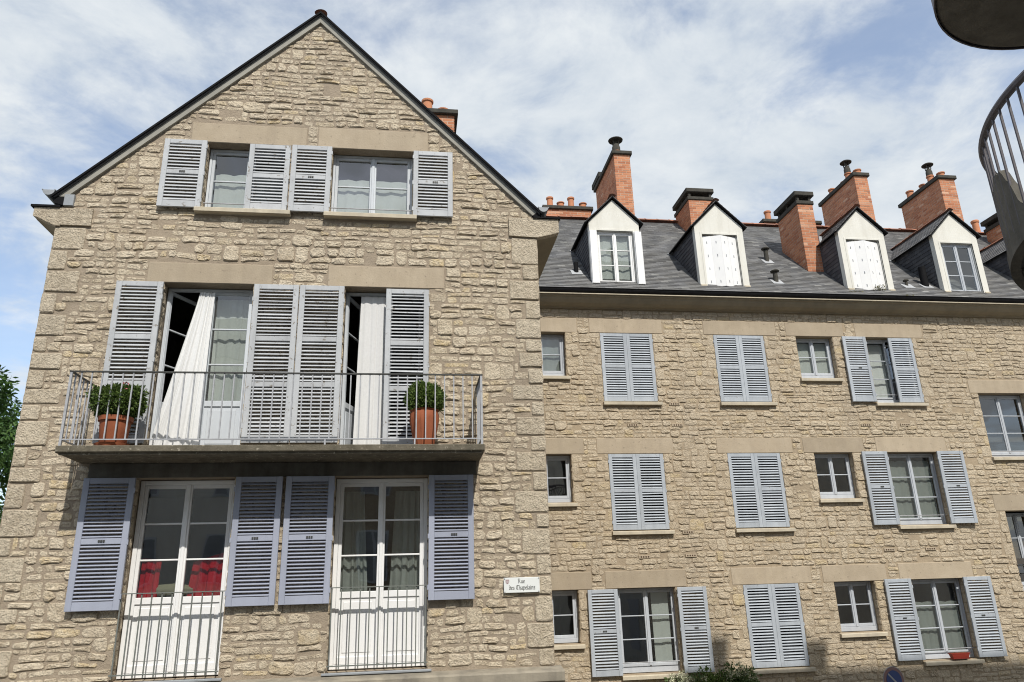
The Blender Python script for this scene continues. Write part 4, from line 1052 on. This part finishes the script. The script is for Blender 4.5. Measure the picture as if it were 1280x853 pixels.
# cushion on the window ledge inside
cu = MB(); cu.lathe((0, 0, 0), [(.01, -.06), (.20, -.055), (.27, -.02), (.27, .02), (.20, .06), (.01, .075)], 20)
cu.v = [(-2.98+a*.95, 10.36+b*.35, .04+c*1.1+.02*noise.noise((a*6, b*6, c))) for a, b, c in cu.v]
tag(cu.build('cushion', KHAKI, None, (-2.98, 10.36, -.03), True), 'khaki cushion inside the red-curtained lower window', 'cushion')

# street name plate
sx0, sx1, sz0, sz1 = 1.214, 1.684, -.112, .076; sy = YG-.05
sign = thing('street_name_sign', 'white enamel street name plate in black letter script beside the house corner', 'sign', ((sx0+sx1)/2, sy, sz0))
MB().bbox(sx0, sx1, sy, sy+.012, sz0, sz1, .004).build('plate', ENAMEL, sign)
for a in (sx0+.012, sx1-.014):
    for b in (sz0+.012, sz1-.014): MB().lathe((0, 0, 0), [(.001, -.004), (.006, -.003), (.006, .001)], 8).build('screw', BLACK, sign) if False else MB().box(a-.005, a+.005, sy-.006, sy-.0005, b-.005, b+.005).build('screw', BLACK, sign)
GLY = {'R': (1.12, [[(.2, 0), (.2, 1.5)], [(0, 1.32), (.25, 1.55), (.75, 1.42), (.75, .95), (.25, .8)], [(.42, .8), (.85, .15), (1.05, .05)], [(0, 0), (.3, .05)]]),
 'u': (.82, [[(.05, .95), (.15, .9), (.15, .15), (.35, 0), (.6, .25)], [(.6, 1), (.6, .1), (.75, 0)]]),
 'e': (.66, [[(.12, .48), (.52, .64), (.5, .85), (.3, 1), (.1, .8), (.1, .2), (.3, 0), (.58, .16)]]),
 'd': (.78, [[(.08, 1.5), (.5, 1.15), (.62, .8), (.6, .2), (.3, 0), (.1, .2), (.1, .7), (.35, .95), (.58, .85)]]),
 's': (.66, [[(.55, .85), (.35, 1), (.1, .85), (.15, .6), (.5, .45), (.5, .15), (.3, 0), (.05, .15)]]),
 'C': (1.1, [[(.95, 1.3), (.6, 1.55), (.15, 1.25), (.1, .4), (.45, 0), (.98, .25)], [(.52, 1.45), (.46, .2)], [(.6, 1.55), (1.0, 1.5)]]),
 'h': (.78, [[(.1, 1.6), (.1, 0)], [(.1, .75), (.4, 1), (.6, .8), (.6, .1), (.42, -.22)]]),
 'a': (.78, [[(.1, .9), (.35, 1), (.55, .85), (.55, .1), (.7, 0)], [(.55, .6), (.15, .45), (.1, .15), (.3, 0), (.55, .2)]]),
 'p': (.76, [[(.0, 1.05), (.12, .95), (.12, -.5)], [(.1, .8), (.4, 1), (.6, .75), (.58, .2), (.3, 0), (.12, .15)]]),
 'l': (.4, [[(.1, 1.6), (.1, .15), (.28, 0)]]), 'i': (.4, [[(.02, .95), (.12, .9), (.12, .1), (.28, 0)], [(.1, 1.38), (.14, 1.3)]]),
 'n': (.8, [[(.0, .95), (.1, .9), (.1, 0)], [(.1, .75), (.4, 1), (.56, .8), (.56, .1), (.72, 0)]]), ' ': (.5, [])}
def script(txt, cx_, zb2, s):
    wt = sum(GLY[c][0] for c in txt)*s; x = cx_-wt/2; mb = MB(); k = 0; nx_, nz_ = .085*s*math.cos(R(38)), .085*s*math.sin(R(38))
    for c in txt:
        for stroke in GLY[c][1]:
            for (a, b), (c2, d) in zip(stroke, stroke[1:]):
                k += 1; y = sy-.0012-.00003*k
                p, q = (x+a*s, zb2+b*s), (x+c2*s, zb2+d*s)
                mb.add([(p[0]-nx_, y, p[1]-nz_), (p[0]+nx_, y, p[1]+nz_), (q[0]+nx_, y, q[1]+nz_), (q[0]-nx_, y, q[1]-nz_)], [(0, 1, 2, 3)])
                # vertical nib width
                mb.add([(p[0]-nx_, y, p[1]+nz_*.4), (p[0]+nx_, y, p[1]-nz_*.4), (q[0]+nx_, y, q[1]-nz_*.4), (q[0]-nx_, y, q[1]+nz_*.4)], [(0, 1, 2, 3)])
        x += GLY[c][0]*s
    mb.build('lettering', BLACK, sign)
script('Rue', 1.445, .004, .036); script('des Chapelains', 1.452, -.074, .0355)
cr = MB(); cr.prism([(1.238, .052), (1.284, .052), (1.284, .022), (1.276, .008), (1.261, -.002), (1.246, .008), (1.238, .022)], 'y', sy-.0022, sy-.0008); cr.build('crest', CRESTRED, sign)
cr = MB(); [cr.box(a, a+.004, sy-.0032, sy-.0023, .010, .044) for a in (1.246, 1.259, 1.272)]; cr.build('crest_bars', ENAMEL, sign)

# red planter on the sill
tx, ty, tz = 11.17, 14.965, -1.705
pl = thing('window_planter', 'small red plastic trough on the lower right window sill', 'planter', (tx, ty, tz))
pb = MB(); a, b, h = .20, .055, .11
def rect(k, z): return [(tx-a*k, ty-b*k, z), (tx+a*k, ty-b*k, z), (tx+a*k, ty+b*k, z), (tx-a*k, ty+b*k, z)]
pb.add(rect(.82, tz)+rect(.98, tz+h*.85)+rect(1.06, tz+h*.85)+rect(1.06, tz+h)+rect(.95, tz+h)+rect(.9, tz+h*.7), [(0, 1, 2, 3)[::-1]]+[(r*4+i, r*4+(i+1) % 4, (r+1)*4+(i+1) % 4, (r+1)*4+i) for r in range(5) for i in range(4)]+[(20, 21, 22, 23)])
REDP = plain_mat('red_plastic', (.30, .035, .02), (.25, .03, .018), 6, .45, 40, 0, .4)
pb.build('trough', REDP, pl); MB().bbox(tx-.19, tx+.19, ty-.065, ty+.065, tz-.004, tz+.012, .004).build('tray', REDP, pl)
fb = MB(); rg = random.Random(9)
for k in range(60):
    x, y = tx+rg.uniform(-.17, .17), ty+rg.uniform(-.04, .04); fb.add([(x-.004, y, tz+.09), (x+.004, y, tz+.09), (x+rg.uniform(-.03, .03), y+rg.uniform(-.03, .03), tz+.09+rg.uniform(.02, .06))], [(0, 1, 2)])
fb.build('dry_sprigs', DRYWEED, pl)

# no-parking sign
px, py = 8.36, 13.0; pz = -1.775; pr_ = .215
sg = thing('parking_sign', 'round blue no-parking sign with faded rim on a grey post, seen at an angle', 'sign', (px, py, -H))
MB().tube([(px, py+.03, -H), (px, py+.03, pz+.1)], .03, 12).build('post', SIGNGREY, sg, None, True)
def disc(r, y, mat, nm, r2=None):
    rot = Matrix.Rotation(R(9), 4, 'Z'); mb = MB(); n = 40; vs = []
    for i in range(n):
        a_ = 2*math.pi*i/n; v = rot@Vector((r*math.cos(a_), y, r*math.sin(a_))); vs.append((px+v.x, py+v.y, pz+v.z))
    for i in range(n):
        a_ = 2*math.pi*i/n; v = rot@Vector((r*math.cos(a_), y+.004, r*math.sin(a_))); vs.append((px+v.x, py+v.y, pz+v.z))
    mb.add(vs, [tuple(range(n))[::-1], tuple(range(n, 2*n))]+[(i, (i+1) % n, n+(i+1) % n, n+i) for i in range(n)]); mb.build(nm, mat, sg)
disc(.225, -.012, SIGNGREY, 'rim'); disc(.212, -.018, SIGNRED, 'red_ring'); disc(.160, -.024, SIGNBLUE, 'blue_disc')
rot = Matrix.Rotation(R(9), 4, 'Z'); mb = MB(); vs = []
for u_, v_ in ((-.12, .10), (-.10, .12), (.12, -.10), (.10, -.12)):
    q = rot@Vector((u_, -.0275, v_)); vs.append((px+q.x, py+q.y, pz+q.z))
mb.add(vs, [(0, 1, 2, 3)]); mb.build('slash', SIGNGREY, sg)

# ================================================================== VEGETATION
def shrub(x, y, top, rad, label, seed, blossom=0, leafm=SHRUBLEAF, sz=.07, n=1800):
    rg = random.Random(seed); t = thing('shrub', label, 'shrub', (x, y, -H), 'shrubs along the long building')
    sb = MB(); zc = top-rad*1.0
    for k in range(8):
        a_ = rg.uniform(0, 6.28); r = rad*rg.uniform(.2, .8)
        sb.tube([(x, y, -H), (x+r*.3*math.cos(a_), y+r*.3*math.sin(a_), (zc-H)/2), (x+r*math.cos(a_), y+r*math.sin(a_)*.6, zc+rg.uniform(-.2, .4)*rad)], [.022, .016, .005], 6)
    sb.build('stem', BARK, t)
    fb = MB()
    for k in range(7):
        a_ = rg.uniform(0, 6.28); foliage(fb, (x+rad*.55*math.cos(a_), y+rad*.3*math.sin(a_), zc+rg.uniform(-.3, .45)*rad), rad*rg.uniform(.4, .6), n//7, sz, rg, .3, (1, .8, 1))
    fb.build('foliage', leafm, t)
    if blossom:
        bb = MB()
        for k in range(blossom):
            a_ = rg.uniform(0, 6.28); r = rad*rg.uniform(.1, .85); c = (x+r*math.cos(a_), y-rad*.3*rg.random()-.05, top-rg.uniform(.0, .5)*rad-.3*r)
            foliage(bb, c, .055, 46, .035, rg, .3)
        bb.build('blossom', BLOSSOM, t)
shrub(5.15, 14.55, -1.60, .42, 'cream-flowering shrub tip below the lower window sill of the long building', 41, 14)
shrub(5.72, 14.6, -1.62, .34, 'plain green shrub tip under the open lower shutter', 42, 0, BOXLEAF, .06)
shrub(6.22, 14.5, -1.55, .38, 'pale-blossomed shrub tip at the right of the plain green one', 43, 12)
def weed(x, y, z, s, seed, label):
    rg = random.Random(seed); fb = MB()
    for k in range(26):
        a_ = rg.uniform(0, 6.28); L = s*rg.uniform(.4, 1); p = Vector((x+rg.uniform(-s, s)*1.1, y+rg.uniform(-.02, .02), z)); d = Vector((math.cos(a_)*.6, -.2+.3*math.sin(a_), 1)).normalized()*L
        wv = Vector((.006, 0, 0)); fb.add([p-wv, p+wv, p+d*.6+wv+Vector((0, 0, 0)), p+d+Vector((0, -.02, -.02))], [(0, 1, 2, 3)])
        for j in range(4): q = p+d*rg.random(); fb.add([q, q+Vector((rg.uniform(-.03, .03), -.01, .01)), q+Vector((rg.uniform(-.03, .03), 0, .03))], [(0, 1, 2)])
    tag(fb.build('weed', DRYWEED, None, (x, y, z)), label, 'weed', 'weeds growing in the gutter')
weed(11.55, 14.75, 6.10, .12, 1, 'straggly weed in the gutter right of the second shuttered dormer')
weed(10.35, 14.90, 6.22, .13, 2, 'dry weed at the left foot of the second shuttered dormer')
weed(11.0, 14.92, 6.38, .16, 3, 'thin weed against the white shutters of the second shuttered dormer')

# tree behind the left corner
tr = thing('leafy_tree', 'dense green leafy tree behind the left corner of the gabled house', 'tree', (-10.4, 17, -H)); rg = random.Random(51)
tb = MB(); tb.tube([(-10.4, 17, -H-.1), (-10.35, 17, -1.5), (-10.45, 17.05, .5), (-10.4, 17, 2.6)], [.24, .19, .14, .06], 10)
br_ = []
for k in range(12):
    a_ = k*2.4; z = -.6+k*.3; e_ = (-10.4+1.5*math.cos(a_), 17+1.5*math.sin(a_), z+1.1); tb.tube([(-10.4, 17, z), ((-10.4+e_[0])/2, (17+e_[1])/2, z+.4), e_], [.07, .045, .015], 6); br_.append(e_)
tb.build('trunk', BARK, tr, None, True)
cb = MB()
for k in range(46):
    v = Vector((rg.gauss(0, 1), rg.gauss(0, 1), rg.gauss(0, 1))).normalized(); rr_k = 2.05*rg.uniform(.55, 1.0)
    c = (-9.6+v.x*rr_k, 17+v.y*rr_k, 2.7+v.z*rr_k*1.15)
    foliage(cb, c, rg.uniform(.4, .65), 560, .13, rg, .25, (1, 1, .75), None, .5)
cb.build('crown', TREELEAF, tr)
